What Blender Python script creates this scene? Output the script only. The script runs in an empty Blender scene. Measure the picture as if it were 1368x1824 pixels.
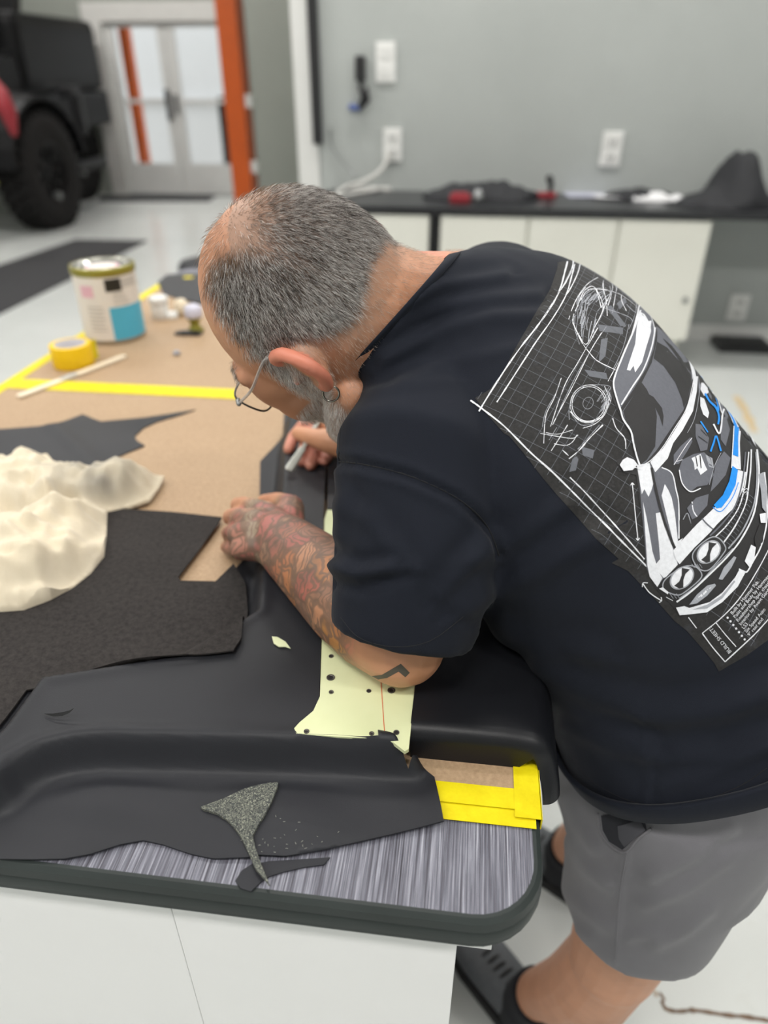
import bpy, bmesh, math, random
import numpy as np
from math import sin, cos, pi, radians, sqrt
from mathutils import Vector, Matrix, noise
from mathutils.bvhtree import BVHTree
from mathutils.geometry import delaunay_2d_cdt

S = bpy.context.scene
COL = S.collection
random.seed(7)
rng = np.random.default_rng(11)

# ------------------------------------------------------------------ camera, light, exposure
FPX = 1265.0            # focal length in pixels of the 1368 x 1824 frame
CAM_H, CAM_YAW, CAM_PITCH = 1.55, radians(7), radians(31.7)
FW = np.array([-sin(CAM_YAW) * cos(CAM_PITCH), cos(CAM_YAW) * cos(CAM_PITCH), -sin(CAM_PITCH)])
RT = np.array([cos(CAM_YAW), sin(CAM_YAW), 0.0])
UP = np.cross(RT, FW)
CP = np.array([0.0, 0.0, CAM_H])
cam_data = bpy.data.cameras.new('camera')
cam = bpy.data.objects.new('camera', cam_data)
COL.objects.link(cam)
cam.location = CP
cam.rotation_euler = (pi / 2 - CAM_PITCH, 0, CAM_YAW)
cam_data.sensor_fit = 'VERTICAL'
cam_data.sensor_height = 36.0
cam_data.lens = 36.0 * FPX / 1824
cam_data.clip_start = 0.02
cam_data.dof.use_dof = True
cam_data.dof.focus_distance = 0.66
cam_data.dof.aperture_fstop = 2.7
S.camera = cam

world = bpy.data.worlds.new('world')
S.world = world
world.use_nodes = True
world.node_tree.nodes['Background'].inputs[0].default_value = (0.95, 0.98, 1.0, 1)
world.node_tree.nodes['Background'].inputs[1].default_value = 2.0

S.view_settings.view_transform = 'Standard'
S.view_settings.look = 'None'
S.view_settings.gamma = 1.0
S.view_settings.exposure = 0.0
S.view_settings.use_curve_mapping = False
S.cycles.use_denoising = True
S.cycles.max_bounces = 7
S.cycles.diffuse_bounces = 4
S.cycles.sample_clamp_indirect = 4.0
CEIL = 4.2
# rows of ceiling panel lamps (their housings are built with the ceiling)
LAMPS = []
for ly in (-0.9, 1.7, 4.1, 6.8, 9.4):
    for lx in (-5.6, -3.0, -0.4, 2.2):
        LAMPS.append((lx, ly))
for lx, ly in LAMPS:
    ld = bpy.data.lights.new('ceiling_lamp_light', 'AREA')
    ld.shape = 'RECTANGLE'; ld.size = 1.2; ld.size_y = 0.3
    ld.energy = {-0.9: 46, 1.7: 18, 4.1: 38, 6.8: 24, 9.4: 44}[ly]; ld.color = (1.0, 0.97, 0.93)
    lo = bpy.data.objects.new('ceiling_lamp_light', ld); COL.objects.link(lo)
    lo.location = (lx, ly, CEIL - 0.09)

# ------------------------------------------------------------------ helpers
def ray(x, y):
    return RT * (x - 684) / FPX - UP * (y - 912) / FPX + FW
def at(x, y, z=1.0):
    d = ray(x, y); return CP + d * ((z - CAM_H) / d[2])
def atd(x, y, dep):
    return CP + ray(x, y) * dep
def aty(x, y, Y):
    d = ray(x, y); return CP + d * (Y / d[1])
def cdir(x, yd, z):                      # camera-frame direction -> room
    v = RT * x - UP * yd + FW * z
    return v / np.linalg.norm(v)
def nrm(v):
    v = np.asarray(v, float); return v / max(1e-12, np.linalg.norm(v))

def lin(c):
    c = c / 255.0
    return c / 12.92 if c <= 0.04045 else ((c + 0.055) / 1.055) ** 2.4
def rgb(r, g, b):
    return (lin(r), lin(g), lin(b), 1.0)

class NT:
    """tiny wrapper for building a node material"""
    def __init__(self, name):
        self.m = bpy.data.materials.new(name); self.m.use_nodes = True
        self.t = self.m.node_tree; self.b = self.t.nodes['Principled BSDF']
        self._co = None
    def n(self, kind, **kw):
        x = self.t.nodes.new(kind)
        for k, v in kw.items():
            if k.startswith('_'):
                setattr(x, k[1:], v)
            else:
                x.inputs[k.replace('__', ' ')].default_value = v
        return x
    def l(self, a, b):
        self.t.links.new(a, b)
    @property
    def co(self):
        if self._co is None:
            self._co = self.t.nodes.new('ShaderNodeTexCoord').outputs['Object']
        return self._co
    def mapped(self, scale=(1, 1, 1), rot=(0, 0, 0), loc=(0, 0, 0)):
        mp = self.t.nodes.new('ShaderNodeMapping')
        mp.inputs['Scale'].default_value = scale; mp.inputs['Rotation'].default_value = rot
        mp.inputs['Location'].default_value = loc
        self.l(self.co, mp.inputs['Vector']); return mp.outputs[0]
    def noise(self, scale, detail=3, rough=0.5, vec=None, dist=0.0):
        x = self.n('ShaderNodeTexNoise', Scale=scale, Detail=detail, Roughness=rough, Distortion=dist)
        self.l(vec if vec is not None else self.co, x.inputs['Vector']); return x.outputs['Fac']
    def ramp(self, fac, stops, interp='LINEAR'):
        r = self.t.nodes.new('ShaderNodeValToRGB'); r.color_ramp.interpolation = interp
        e = r.color_ramp.elements
        e[0].position, e[0].color = stops[0]; e[1].position, e[1].color = stops[-1]
        for p, c in stops[1:-1]:
            k = e.new(p); k.color = c
        self.l(fac, r.inputs[0]); return r.outputs[0]
    def mix(self, fac, a, b, mode='MIX'):
        x = self.t.nodes.new('ShaderNodeMix'); x.data_type = 'RGBA'; x.blend_type = mode
        for i, v in ((0, fac), (6, a), (7, b)):
            if hasattr(v, 'links') or hasattr(v, 'is_linked'):
                self.l(v, x.inputs[i])
            else:
                x.inputs[i].default_value = v
        return x.outputs[2]
    def math(self, op, a, b=0.0, c=0.0):
        x = self.t.nodes.new('ShaderNodeMath'); x.operation = op
        for i, v in enumerate((a, b, c)):
            if hasattr(v, 'is_linked'):
                self.l(v, x.inputs[i])
            else:
                x.inputs[i].default_value = v
        return x.outputs[0]
    def attr(self, name):
        x = self.t.nodes.new('ShaderNodeAttribute'); x.attribute_name = name; return x
    def bump(self, h, strength=0.2, dist=0.001):
        x = self.n('ShaderNodeBump', Strength=strength, Distance=dist)
        self.l(h, x.inputs['Height']); self.l(x.outputs[0], self.b.inputs['Normal'])
    def col(self, sock):
        self.l(sock, self.b.inputs['Base Color'])
    def set(self, **kw):
        for k, v in kw.items():
            self.b.inputs[k.replace('_', ' ')].default_value = v
        return self

def plain(name, color, rough=0.5, metal=0.0, var=0.10, scale=12.0, bump=0.0, bscale=300.0, spec=0.5, coat=0.0, sheen=0.0):
    m = NT(name); m.set(Roughness=rough, Metallic=metal)
    m.b.inputs['Specular IOR Level'].default_value = spec
    if coat: m.b.inputs['Coat Weight'].default_value = coat; m.b.inputs['Coat Roughness'].default_value = 0.08
    if sheen: m.b.inputs['Sheen Weight'].default_value = sheen; m.b.inputs['Sheen Roughness'].default_value = 0.5
    if var:
        f = m.noise(scale, 4, 0.6)
        d = tuple(max(0, c * (1 - var)) for c in color[:3]) + (1,)
        h = tuple(min(1, c * (1 + var)) for c in color[:3]) + (1,)
        m.col(m.ramp(f, [(0.3, d), (0.7, h)]))
    else:
        m.set(Base_Color=color)
    if bump:
        m.bump(m.noise(bscale, 2), bump, 0.001)
    return m.m

# mesh building
class MB:
    def __init__(self):
        self.v = []; self.f = []; self.mi = []
    def add(self, vs, fs, mi=0):
        o = len(self.v); self.v.extend([tuple(map(float, p)) for p in vs])
        self.f.extend([tuple(i + o for i in f) for f in fs]); self.mi.extend([mi] * len(fs)); return self
    def box(self, lo, hi, M=None, mi=0, bev=0.0):
        lo, hi = np.minimum(lo, hi), np.maximum(lo, hi)
        bm = bmesh.new(); bmesh.ops.create_cube(bm, size=1.0)
        c = (np.array(lo) + np.array(hi)) / 2; s = np.array(hi) - np.array(lo)
        for v in bm.verts: v.co = Vector([v.co[i] * s[i] + c[i] for i in range(3)])
        if bev: bmesh.ops.bevel(bm, geom=bm.edges[:], offset=bev, segments=2, profile=0.6, affect='EDGES')
        self.bm(bm, M, mi); return self
    def bm(self, bm, M=None, mi=0):
        bm.verts.ensure_lookup_table(); bm.verts.index_update()
        vs = [(M @ v.co if M is not None else v.co) for v in bm.verts]
        self.add([tuple(v) for v in vs], [tuple(v.index for v in f.verts) for f in bm.faces], mi); bm.free(); return self
    def rings(self, R, cap=True, mi=0, closed=True, cyc=False):
        n = len(R[0]); vs = [p for r in R for p in r]; fs = []
        m = len(R)
        for i in range(m if cyc else m - 1):
            for j in range(n if closed else n - 1):
                a, b = i * n + j, i * n + (j + 1) % n
                c, d = ((i + 1) % m) * n + (j + 1) % n, ((i + 1) % m) * n + j
                fs.append((a, b, c, d))
        if cap and not cyc:
            fs.append(tuple(range(n))[::-1]); fs.append(tuple(range((m - 1) * n, m * n)))
        return self.add(vs, fs, mi)
    def tube(self, P, r, n=8, cap=True, mi=0, round_=False, cyc=False):
        P = [np.array(p, float) for p in P]
        rr = [r] * len(P) if np.isscalar(r) else list(r)
        if round_:
            d0 = nrm(P[0] - P[1]); d1 = nrm(P[-1] - P[-2]); r0, r1 = rr[0], rr[-1]
            A = [0.25, 0.6, 0.85]
            pre = [P[0] + d0 * r0 * sqrt(1 - a * a) for a in A]; post = [P[-1] + d1 * r1 * sqrt(1 - a * a) for a in A[::-1]]
            P = pre + P + post; rr = [r0 * a for a in A] + rr + [r1 * a for a in A[::-1]]
        T = []
        k = len(P)
        for i in range(k):
            if cyc: a, b = P[(i - 1) % k], P[(i + 1) % k]
            else: a, b = P[max(0, i - 1)], P[min(k - 1, i + 1)]
            T.append(nrm(b - a))
        u = np.array([0, 0, 1.0]) if abs(T[0][2]) < 0.9 else np.array([1.0, 0, 0])
        u = nrm(u - T[0] * (u @ T[0])); R = []
        for i in range(k):
            u = nrm(u - T[i] * (u @ T[i])); w = np.cross(T[i], u)
            R.append([P[i] + rr[i] * (cos(2 * pi * j / n) * u + sin(2 * pi * j / n) * w) for j in range(n)])
        return self.rings(R, cap, mi, True, cyc)
    def lathe(self, prof, c=(0, 0, 0), n=32, M=None, mi=0, cap=True):
        R = []
        for r, z in prof:
            ring = [np.array([r * cos(2 * pi * j / n), r * sin(2 * pi * j / n), z]) for j in range(n)]
            if M is not None: ring = [np.array(M @ Vector(p)) for p in ring]
            R.append([p + np.array(c) for p in ring])
        return self.rings(R, cap, mi)
    def prism(self, pts, z0, z1, mi=0):
        n = len(pts); vs = [(p[0], p[1], z0) for p in pts] + [(p[0], p[1], z1) for p in pts]
        fs = [tuple(range(n))[::-1], tuple(range(n, 2 * n))] + [(i, (i + 1) % n, n + (i + 1) % n, n + i) for i in range(n)]
        return self.add(vs, fs, mi)
    def mesh(self, name, mats=(), smooth=False):
        me = bpy.data.meshes.new(name); me.from_pydata(self.v, [], self.f)
        for m in mats: me.materials.append(m)
        if len(mats) > 1: me.polygons.foreach_set('material_index', self.mi)
        bm = bmesh.new(); bm.from_mesh(me); bmesh.ops.recalc_face_normals(bm, faces=bm.faces[:]); bm.to_mesh(me); bm.free()
        if smooth: me.polygons.foreach_set('use_smooth', [True] * len(me.polygons))
        me.update(); return me
    def build(self, name, mats, parent=None, smooth=False):
        if not isinstance(mats, (list, tuple)): mats = [mats]
        return link(name, self.mesh(name, mats, smooth), parent)

def link(name, me, parent=None):
    o = bpy.data.objects.new(name, me); COL.objects.link(o)
    if parent is not None:
        o.parent = parent
        o.matrix_parent_inverse = Matrix.Translation(-Vector(parent['base'])) if 'base' in parent else Matrix()
    return o
def smooth_angle(o, deg=40):
    me = o.data
    me.polygons.foreach_set('use_smooth', [True] * len(me.polygons))
    bm = bmesh.new(); bm.from_mesh(me); a = radians(deg)
    for e in bm.edges:
        if len(e.link_faces) == 2 and e.calc_face_angle(0) > a: e.smooth = False
    bm.to_mesh(me); bm.free(); return o
def tag(o, label, cat, group=None):
    o['label'] = label; o['category'] = cat
    if group: o['group'] = group
    return o
def struct(o):
    o['kind'] = 'structure'; return o
def thing(name, loc, label, cat, group=None):
    o = bpy.data.objects.new(name, None); COL.objects.link(o); o.empty_display_size = 0.05
    o.location = loc; o['base'] = list(map(float, loc)); return tag(o, label, cat, group)
def copy_tree(o, delta, label=None):
    c = o.copy(); COL.objects.link(c); c.location = Vector(o.location) + Vector(delta)
    if label: c['label'] = label
    for ch in o.children:
        d = ch.copy(); COL.objects.link(d); d.parent = c; d.matrix_parent_inverse = ch.matrix_parent_inverse.copy()
        for g in ch.children:
            e = g.copy(); COL.objects.link(e); e.parent = d; e.matrix_parent_inverse = g.matrix_parent_inverse.copy()
    return c

def catmull(P, k=6, closed=False):
    P = [np.array(p, float) for p in P]; n = len(P); out = []
    rngi = range(n) if closed else range(n - 1)
    for i in rngi:
        p0, p1, p2, p3 = (P[(i - 1) % n], P[i], P[(i + 1) % n], P[(i + 2) % n]) if closed else (P[max(0, i - 1)], P[i], P[i + 1], P[min(n - 1, i + 2)])
        for t in np.arange(k) / k:
            out.append(0.5 * ((2 * p1) + (p2 - p0) * t + (2 * p0 - 5 * p1 + 4 * p2 - p3) * t * t + (3 * p1 - p0 - 3 * p2 + p3) * t ** 3))
    if not closed: out.append(P[-1])
    return out

def inside(poly, x, y):
    poly = np.asarray(poly); x = np.asarray(x); y = np.asarray(y); r = np.zeros(x.shape, bool); n = len(poly); j = n - 1
    for i in range(n):
        xi, yi = poly[i]; xj, yj = poly[j]
        c = ((yi > y) != (yj > y)) & (x < (xj - xi) * (y - yi) / ((yj - yi) or 1e-12) + xi)
        r ^= c; j = i
    return r
def densify(poly, step):
    out = []; n = len(poly)
    for i in range(n):
        a, b = np.array(poly[i][:2], float), np.array(poly[(i + 1) % n][:2], float)
        k = max(1, int(np.ceil(np.linalg.norm(b - a) / step)))
        out += [a + (b - a) * t / k for t in range(k)]
    return out
def fill2d(poly, step, jitter=0.0):
    """triangulate a polygon with an even inside grid -> 2D points, faces, boundary count"""
    B = densify(poly, step); Pn = np.array(B)
    lo, hi = Pn.min(0), Pn.max(0)
    gx, gy = np.meshgrid(np.arange(lo[0], hi[0], step), np.arange(lo[1], hi[1], step * 0.87))
    gx = gx + (np.arange(gx.shape[0]) % 2)[:, None] * step / 2
    gx, gy = gx.ravel(), gy.ravel(); k = inside(Pn, gx, gy); gx, gy = gx[k], gy[k]
    if len(gx):
        d = np.min((gx[:, None] - Pn[None, :, 0]) ** 2 + (gy[:, None] - Pn[None, :, 1]) ** 2, axis=1)
        k = d > (0.5 * step) ** 2; gx, gy = gx[k], gy[k]
    pts = [Vector(p) for p in B] + [Vector((a, b)) for a, b in zip(gx, gy)]
    n = len(B)
    r = delaunay_2d_cdt(pts, [(i, (i + 1) % n) for i in range(n)], [list(range(n))], 1, 1e-7)
    return np.array([tuple(v) for v in r[0]]), [tuple(f) for f in r[2]], r[1]
def sheet(name, poly, zf, thick, mat, parent=None, step=0.012, smooth=True, deg=50):
    """flat goods cut to an outline: a solid sheet whose top follows zf(x, y)"""
    P, F, E = fill2d(poly, step)
    Z = zf(P[:, 0], P[:, 1]) * np.ones(len(P))
    top = np.column_stack([P, Z]); bot = top - np.array([0, 0, thick]); n = len(P)
    cnt = {}
    for f in F:
        for a, b in zip(f, f[1:] + f[:1]):
            cnt[(a, b)] = 1
    rim = [(a, b) for (a, b) in cnt if (b, a) not in cnt]
    fs = [f for f in F] + [tuple(i + n for i in f[::-1]) for f in F] + [(b, a, a + n, b + n) for a, b in rim]
    mb = MB().add(np.vstack([top, bot]), fs)
    o = mb.build(name, mat, parent, smooth)
    if smooth: smooth_angle(o, deg)
    return o
def pxpoly(pts, z=1.0):
    return [tuple(at(x, y, z)[:2]) for x, y in pts]
def arc(c, r, a0, a1, n=8):
    return [(c[0] + r * cos(radians(a0 + (a1 - a0) * i / n)), c[1] + r * sin(radians(a0 + (a1 - a0) * i / n))) for i in range(n + 1)]
def sstep(a, b, x):
    t = np.clip((x - a) / (b - a), 0, 1); return t * t * (3 - 2 * t)
def segdist(X, Y, line):
    """distance of points to a polyline and signed side"""
    best = np.full(np.shape(X), 1e9); side = np.zeros(np.shape(X))
    for (ax, ay), (bx, by) in zip(line[:-1], line[1:]):
        dx, dy = bx - ax, by - ay; L2 = dx * dx + dy * dy + 1e-12
        t = np.clip(((X - ax) * dx + (Y - ay) * dy) / L2, 0, 1)
        d = np.hypot(X - ax - t * dx, Y - ay - t * dy)
        s = np.sign((X - ax) * dy - (Y - ay) * dx); k = d < best
        best = np.where(k, d, best); side = np.where(k, s, side)
    return best, side
def fnoise(X, Y, s, seed=0.0):
    return np.array([noise.noise((a * s + seed, b * s - seed, seed * 0.7)) for a, b in zip(np.ravel(X), np.ravel(Y))]).reshape(np.shape(X))
# ------------------------------------------------------------------ setting
M = {}
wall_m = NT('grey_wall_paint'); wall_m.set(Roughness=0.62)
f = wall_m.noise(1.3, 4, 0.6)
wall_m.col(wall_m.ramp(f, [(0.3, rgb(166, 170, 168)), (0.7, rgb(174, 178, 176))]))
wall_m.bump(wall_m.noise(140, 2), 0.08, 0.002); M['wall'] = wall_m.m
M['far_wall'] = plain('far_wall_grey', rgb(142, 146, 139), 0.65, var=0.04, scale=1.5)  # even grey, darker than the near walls
M['white_trim'] = plain('white_trim_paint', rgb(214, 214, 212), 0.4, var=0.03, scale=3)
M['ceiling'] = plain('ceiling_white', rgb(205, 205, 203), 0.8, var=0.03, scale=2)
fl = NT('white_epoxy_floor'); fl.set(Roughness=0.22)
a = fl.noise(0.7, 5, 0.6); b = fl.noise(9.0, 6, 0.7)
c = fl.ramp(a, [(0.3, rgb(196, 199, 197)), (0.7, rgb(210, 213, 211))])
c2 = fl.mix(fl.ramp(b, [(0.58, (0, 0, 0, 1)), (0.78, (0.35, 0.35, 0.35, 1))]), c, rgb(180, 180, 172))
fl.col(c2); fl.l(fl.ramp(b, [(0.3, (0.14,) * 3 + (1,)), (0.8, (0.32,) * 3 + (1,))]), fl.b.inputs['Roughness'])
M['floor'] = fl.m
M['black_metal'] = plain('black_metal', rgb(28, 28, 30), 0.4, 0.3, 0.1)
M['grey_metal'] = plain('grey_metal', rgb(150, 152, 152), 0.35, 0.8, 0.1)
M['black_plastic'] = plain('black_plastic', rgb(26, 26, 28), 0.45, 0, 0.1)
M['white_plastic'] = plain('white_plastic', rgb(228, 228, 226), 0.4, 0, 0.02)

def slab(name, lo, hi, mat):
    return struct(MB().box(lo, hi).build(name, mat))
floor = slab('floor', (-9, -3.2, -0.1), (4.4, 11.3, 0.0), M['floor'])
slab('ceiling', (-9, -3.2, CEIL), (4.4, 11.3, CEIL + 0.1), M['ceiling'])
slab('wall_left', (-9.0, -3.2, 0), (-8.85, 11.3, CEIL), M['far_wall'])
slab('wall_right', (4.2, -3.2, 0), (4.35, 5.2, CEIL), M['wall'])
slab('wall_near', (-9, -3.2, 0), (4.4, -3.05, CEIL), M['wall'])
slab('wall_back', (-1.03, 5.0, 0), (4.4, 5.16, CEIL), M['wall'])
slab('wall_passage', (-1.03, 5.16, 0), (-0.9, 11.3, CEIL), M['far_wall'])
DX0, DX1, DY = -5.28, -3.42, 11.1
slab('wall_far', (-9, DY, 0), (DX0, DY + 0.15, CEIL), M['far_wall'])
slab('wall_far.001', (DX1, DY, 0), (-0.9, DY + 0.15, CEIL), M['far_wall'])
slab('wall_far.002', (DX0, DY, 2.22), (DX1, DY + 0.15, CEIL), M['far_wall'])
# white casing at the end of the near wall, with a black seal strip on its edge
struct(MB().box((-1.17, 4.985, 0), (-1.032, 5.18, 3.2), bev=0.006).build('trim_1', M['white_trim']))
tag(MB().box((-1.062, 4.955, 1.17), (-1.0, 4.984, 3.2), bev=0.005).build('seal_strip', M['black_plastic']),
    'black rubber seal strip running up the end of the grey wall', 'seal')
struct(MB().box((-0.85, 4.985, 0), (4.2, 5.0, 0.1)).build('baseboard_back', M['white_trim']))

# ceiling panel lamps
M['lamp_glow'] = NT('lamp_diffuser').set(Emission_Color=(1, 0.98, 0.95, 1), Emission_Strength=9.0).m
for lx, ly in LAMPS:
    row = {-0.9: 'behind the camera', 1.7: 'over the workbench', 4.1: 'along the back counter', 6.8: 'beyond the passage corner', 9.4: 'nearest the glazed door'}[ly]
    t = thing('ceiling_lamp', (lx, ly, CEIL - 0.06), 'white ceiling panel lamp, ' + {-5.6: 'leftmost', -3.0: 'second from left', -0.4: 'third from left', 2.2: 'rightmost'}[lx] + ' in the row ' + row, 'lamp', 'ceiling panel lamps')
    MB().box((lx - 0.64, ly - 0.19, CEIL - 0.06), (lx + 0.64, ly + 0.19, CEIL)).build('housing', M['white_trim'], t)
    MB().box((lx - 0.6, ly - 0.15, CEIL - 0.066), (lx + 0.6, ly + 0.15, CEIL - 0.061)).build('diffuser', M['lamp_glow'], t)

# glazed double door in the far wall
M['door_white'] = plain('door_white_paint', rgb(200, 199, 196), 0.45, var=0.03)
M['leaf_grey'] = plain('door_leaf_paint', rgb(200, 200, 198), 0.45, var=0.03)
M['glass'] = NT('clear_glass').set(Base_Color=(0.97, 0.98, 0.98, 1), Roughness=0.02, IOR=1.2, Transmission_Weight=1.0).m
tr = MB()
for lo, hi in (((-5.47, DY - 0.05, 0), (-5.22, DY + 0.0, 2.36)), ((-3.48, DY - 0.05, 0), (-3.25, DY, 2.36)), ((-5.22, DY - 0.05, 2.14), (-3.48, DY, 2.36))):
    tr.box(lo, hi, bev=0.008)
struct(tr.build('trim_2', M['door_white']))
def leaf(x0, x1, name):
    y0, y1 = DY + 0.02, DY + 0.07
    m = MB()
    m.box((x0, y0, 0.02), (x0 + 0.13, y1, 2.2)); m.box((x1 - 0.11, y0, 0.02), (x1, y1, 2.2))
    m.box((x0 + 0.13, y0, 0.02), (x1 - 0.11, y1, 0.42)); m.box((x0 + 0.13, y0, 2.08), (x1 - 0.11, y1, 2.2))
    m.box((x0 + 0.13, y0 + 0.01, 1.19), (x1 - 0.11, y1 - 0.01, 1.24))
    o = struct(m.build(name, M['leaf_grey']))
    MB().box((x0 + 0.13, y0 + 0.02, 0.42), (x1 - 0.11, y1 - 0.02, 1.19)).build('pane', M['glass'], o)
    MB().box((x0 + 0.13, y0 + 0.02, 1.24), (x1 - 0.11, y1 - 0.02, 2.08)).build('pane', M['glass'], o)
    return o
d1 = leaf(-5.22, -4.365, 'door_1'); d2 = leaf(-4.355, -3.48, 'door_2')
MB().box((-4.46, DY - 0.03, 0.98), (-4.40, DY + 0.02, 1.36), bev=0.01).build('door_handle', M['black_metal'], d1)
MB().box((-4.33, DY - 0.03, 1.06), (-4.29, DY + 0.02, 1.30), bev=0.01).build('door_handle', M['black_metal'], d2)
struct(MB().box((-5.3, DY - 0.02, 0), (-3.4, DY + 0.1, 0.02)).build('trim_3', M['grey_metal']))
# outside the door
M['out_white'] = plain('pale_render', rgb(226, 226, 226), 0.7, var=0.02, scale=1)
M['out_ground'] = plain('pale_concrete', rgb(205, 203, 198), 0.7, var=0.05, scale=2)
struct(MB().box((-12, 11.3, -0.1), (3, 18, -0.02)).build('ground_outside', M['out_ground']))
struct(MB().box((-12, 15.0, -0.02), (3, 15.2, 5)).box((-12, 14.9, 1.1), (3, 15.0, 1.17)).build('wall_outside', M['out_white']))
M['orange'] = plain('orange_lift_paint', rgb(196, 84, 14), 0.4, var=0.06, scale=4)
tag(MB().box((-5.30, 11.75, -0.02), (-5.16, 11.9, 2.4), bev=0.01).box((-5.4, 11.65, -0.02), (-5.06, 12.0, 0.0)).build('reflection_post', M['orange']),
    'slim orange post standing in for a reflection in the left glass of the far door', 'post')  # added post takes the place of an orange reflection in the pane
tag(MB().box((-4.05, 12.1, -0.02), (-3.9, 12.25, 1.25), bev=0.02).box((-4.12, 12.03, -0.02), (-3.83, 12.32, 0.03)).build('bollard', M['black_plastic']),
    'short dark bollard outside the right glass of the far door', 'bollard')

# lift column
LC = thing('lift_column', (-2.9, 9.0, 0), 'tall orange vehicle lift column standing before the glazed door', 'lift')
q0, q1 = aty(381, 0, 8.9), aty(421, 0, 8.9)
x0, x1 = q0[0], q1[0] - 0.02
m = MB()
m.box((x0, 8.9, 0.02), (x1, 8.93, 3.7)); m.box((x0, 8.93, 0.02), (x0 + 0.02, 9.2, 3.7)); m.box((x1 - 0.02, 8.93, 0.02), (x1, 9.2, 3.7))
m.box((x0, 9.18, 0.02), (x0 + 0.08, 9.2, 3.7)); m.box((x1 - 0.08, 9.18, 0.02), (x1, 9.2, 3.7))
m.build('post', M['orange'], LC)
MB().box((x0 - 0.1, 8.8, 0), (x1 + 0.1, 9.3, 0.02), bev=0.004).build('base_plate', M['orange'], LC)
MB().box((x0 + 0.03, 8.96, 0.75), (x1 - 0.03, 9.24, 1.5), bev=0.01).build('carriage', M['black_metal'], LC)
for zz in (0.55, 1.22):
    c = MB().box((x1, 8.95, zz), (x1 + 0.07, 9.05, zz + 0.13), bev=0.01).build('control_box', M['white_plastic'], LC)
for bx in (x0 - 0.06, x1 + 0.06):
    for by in (8.86, 9.24):
        MB().lathe([(0.02, 0.02), (0.02, 0.045), (0.008, 0.05)], (bx, by, 0), 8).build('bolt', M['grey_metal'], LC)

# floor mats
M['rubber_mat'] = plain('black_rubber_mat', rgb(42, 42, 45), 0.75, var=0.12, scale=40, bump=0.3, bscale=200)
def mat_prism(name, pts, label):
    o = MB().prism([at(x, y, 0)[:2] for x, y in pts], 0.0, 0.012).build(name, M['rubber_mat'])
    return tag(o, label, 'mat')
mat_prism('floor_mat', [(-60, 494), (135, 428), (262, 430), (108, 507), (-60, 590)], 'long black rubber mat on the pale floor beyond the paint can')
mat_prism('door_mat', [(180, 349), (385, 349), (372, 359), (176, 359)], 'dark door mat lying before the glazed double door')
# cracks and stains in the floor near the right foot of the picture
M['crack'] = plain('brown_floor_crack', rgb(112, 92, 76), 0.8, var=0.3, scale=60)
M['stain'] = plain('tan_floor_stain', rgb(176, 164, 150), 0.7, var=0.15, scale=60)
def ribbon(pts, w, name, mat):
    P = catmull([at(x, y, 0.0) for x, y in pts], 8); m = MB(); L = []; R = []
    for i, p in enumerate(P):
        d = nrm(P[min(i + 1, len(P) - 1)] - P[max(0, i - 1)]); n = np.array([-d[1], d[0], 0])
        k = w * (0.5 + 0.9 * abs(noise.noise((i * 0.9, w * 99, 3)))) * (0.3 if i in (0, len(P) - 1) else 1)
        L.append(p + n * k + [0, 0, 0.0012]); R.append(p - n * k + [0, 0, 0.0012])
    k = len(P); m.add(L + R, [(i, i + 1, k + i + 1, k + i) for i in range(k - 1)])
    return m.build(name, mat, floor)
ribbon([(1178, 1782), (1186, 1797), (1208, 1802), (1238, 1800), (1290, 1808), (1330, 1812), (1390, 1822)], 0.0055, 'crack', M['crack'])
ribbon([(1184, 1783), (1180, 1776), (1174, 1768)], 0.004, 'crack', M['crack'])
ribbon([(1085, 1787), (1100, 1788), (1116, 1785)], 0.004, 'crack', M['stain'])
ribbon([(1150, 1758), (1164, 1764), (1170, 1776)], 0.006, 'stain', M['stain'])
ribbon([(1156, 1730), (1162, 1731), (1168, 1729)], 0.005, 'stain', M['stain'])
ribbon([(1090, 1766), (1098, 1770), (1106, 1768)], 0.004, 'stain', M['stain'])
M['floor_tape'] = plain('tan_floor_mark', rgb(200, 178, 140), 0.7, var=0.15, scale=30)
ribbon([(1310, 705), (1325, 728), (1336, 752), (1345, 770)], 0.03, 'stain', M['floor_tape'])
ribbon([(1220, 590), (1228, 596), (1236, 600)], 0.02, 'stain', M['floor_tape'])

# ------------------------------------------------------------------ back counter
M['counter'] = plain('black_counter_laminate', rgb(38, 39, 42), 0.3, var=0.15, scale=20)
M['cab_white'] = plain('cream_cabinet_paint', rgb(232, 231, 222), 0.45, var=0.02, scale=3)
CY = 4.36
tag(MB().box((-0.98, CY, 0.862), (4.2, 4.99, 0.905), bev=0.006).build('worktop', M['counter']),
    'long black worktop along the grey back wall above white cabinets', 'worktop')
def fx(x, y): return aty(x, y, CY + 0.03)[0]
def cabinet(xa, xb, splits, label, knobside):
    t = thing('base_cabinet', ((xa + xb) / 2, 4.7, 0), label, 'cabinet')
    MB().box((xa, CY + 0.05, 0.17), (xb, 4.98, 0.862)).build('carcass', M['cab_white'], t)
    MB().box((xa + 0.02, CY + 0.12, 0.0), (xb - 0.02, 4.9, 0.17)).build('plinth', M['cab_white'], t)
    ed = [xa] + splits + [xb]
    for i in range(len(ed) - 1):
        g = 0.004 if i == 0 else 0.012
        d = MB().box((ed[i] + g, CY + 0.025, 0.18), (ed[i + 1] - 0.004, CY + 0.048, 0.852), bev=0.003).build('door', M['cab_white'], t)
        hx = ed[i + 1] - 0.06 if i % 2 == 0 else ed[i] + 0.06
        MB().lathe([(0.008, 0), (0.008, 0.012), (0.017, 0.016), (0.015, 0.028)], n=12, M=Matrix.Translation((hx, CY + 0.026, 0.42)) @ Matrix.Rotation(pi / 2, 4, 'X')).build('knob', M['grey_metal'], d)
    return t
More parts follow.
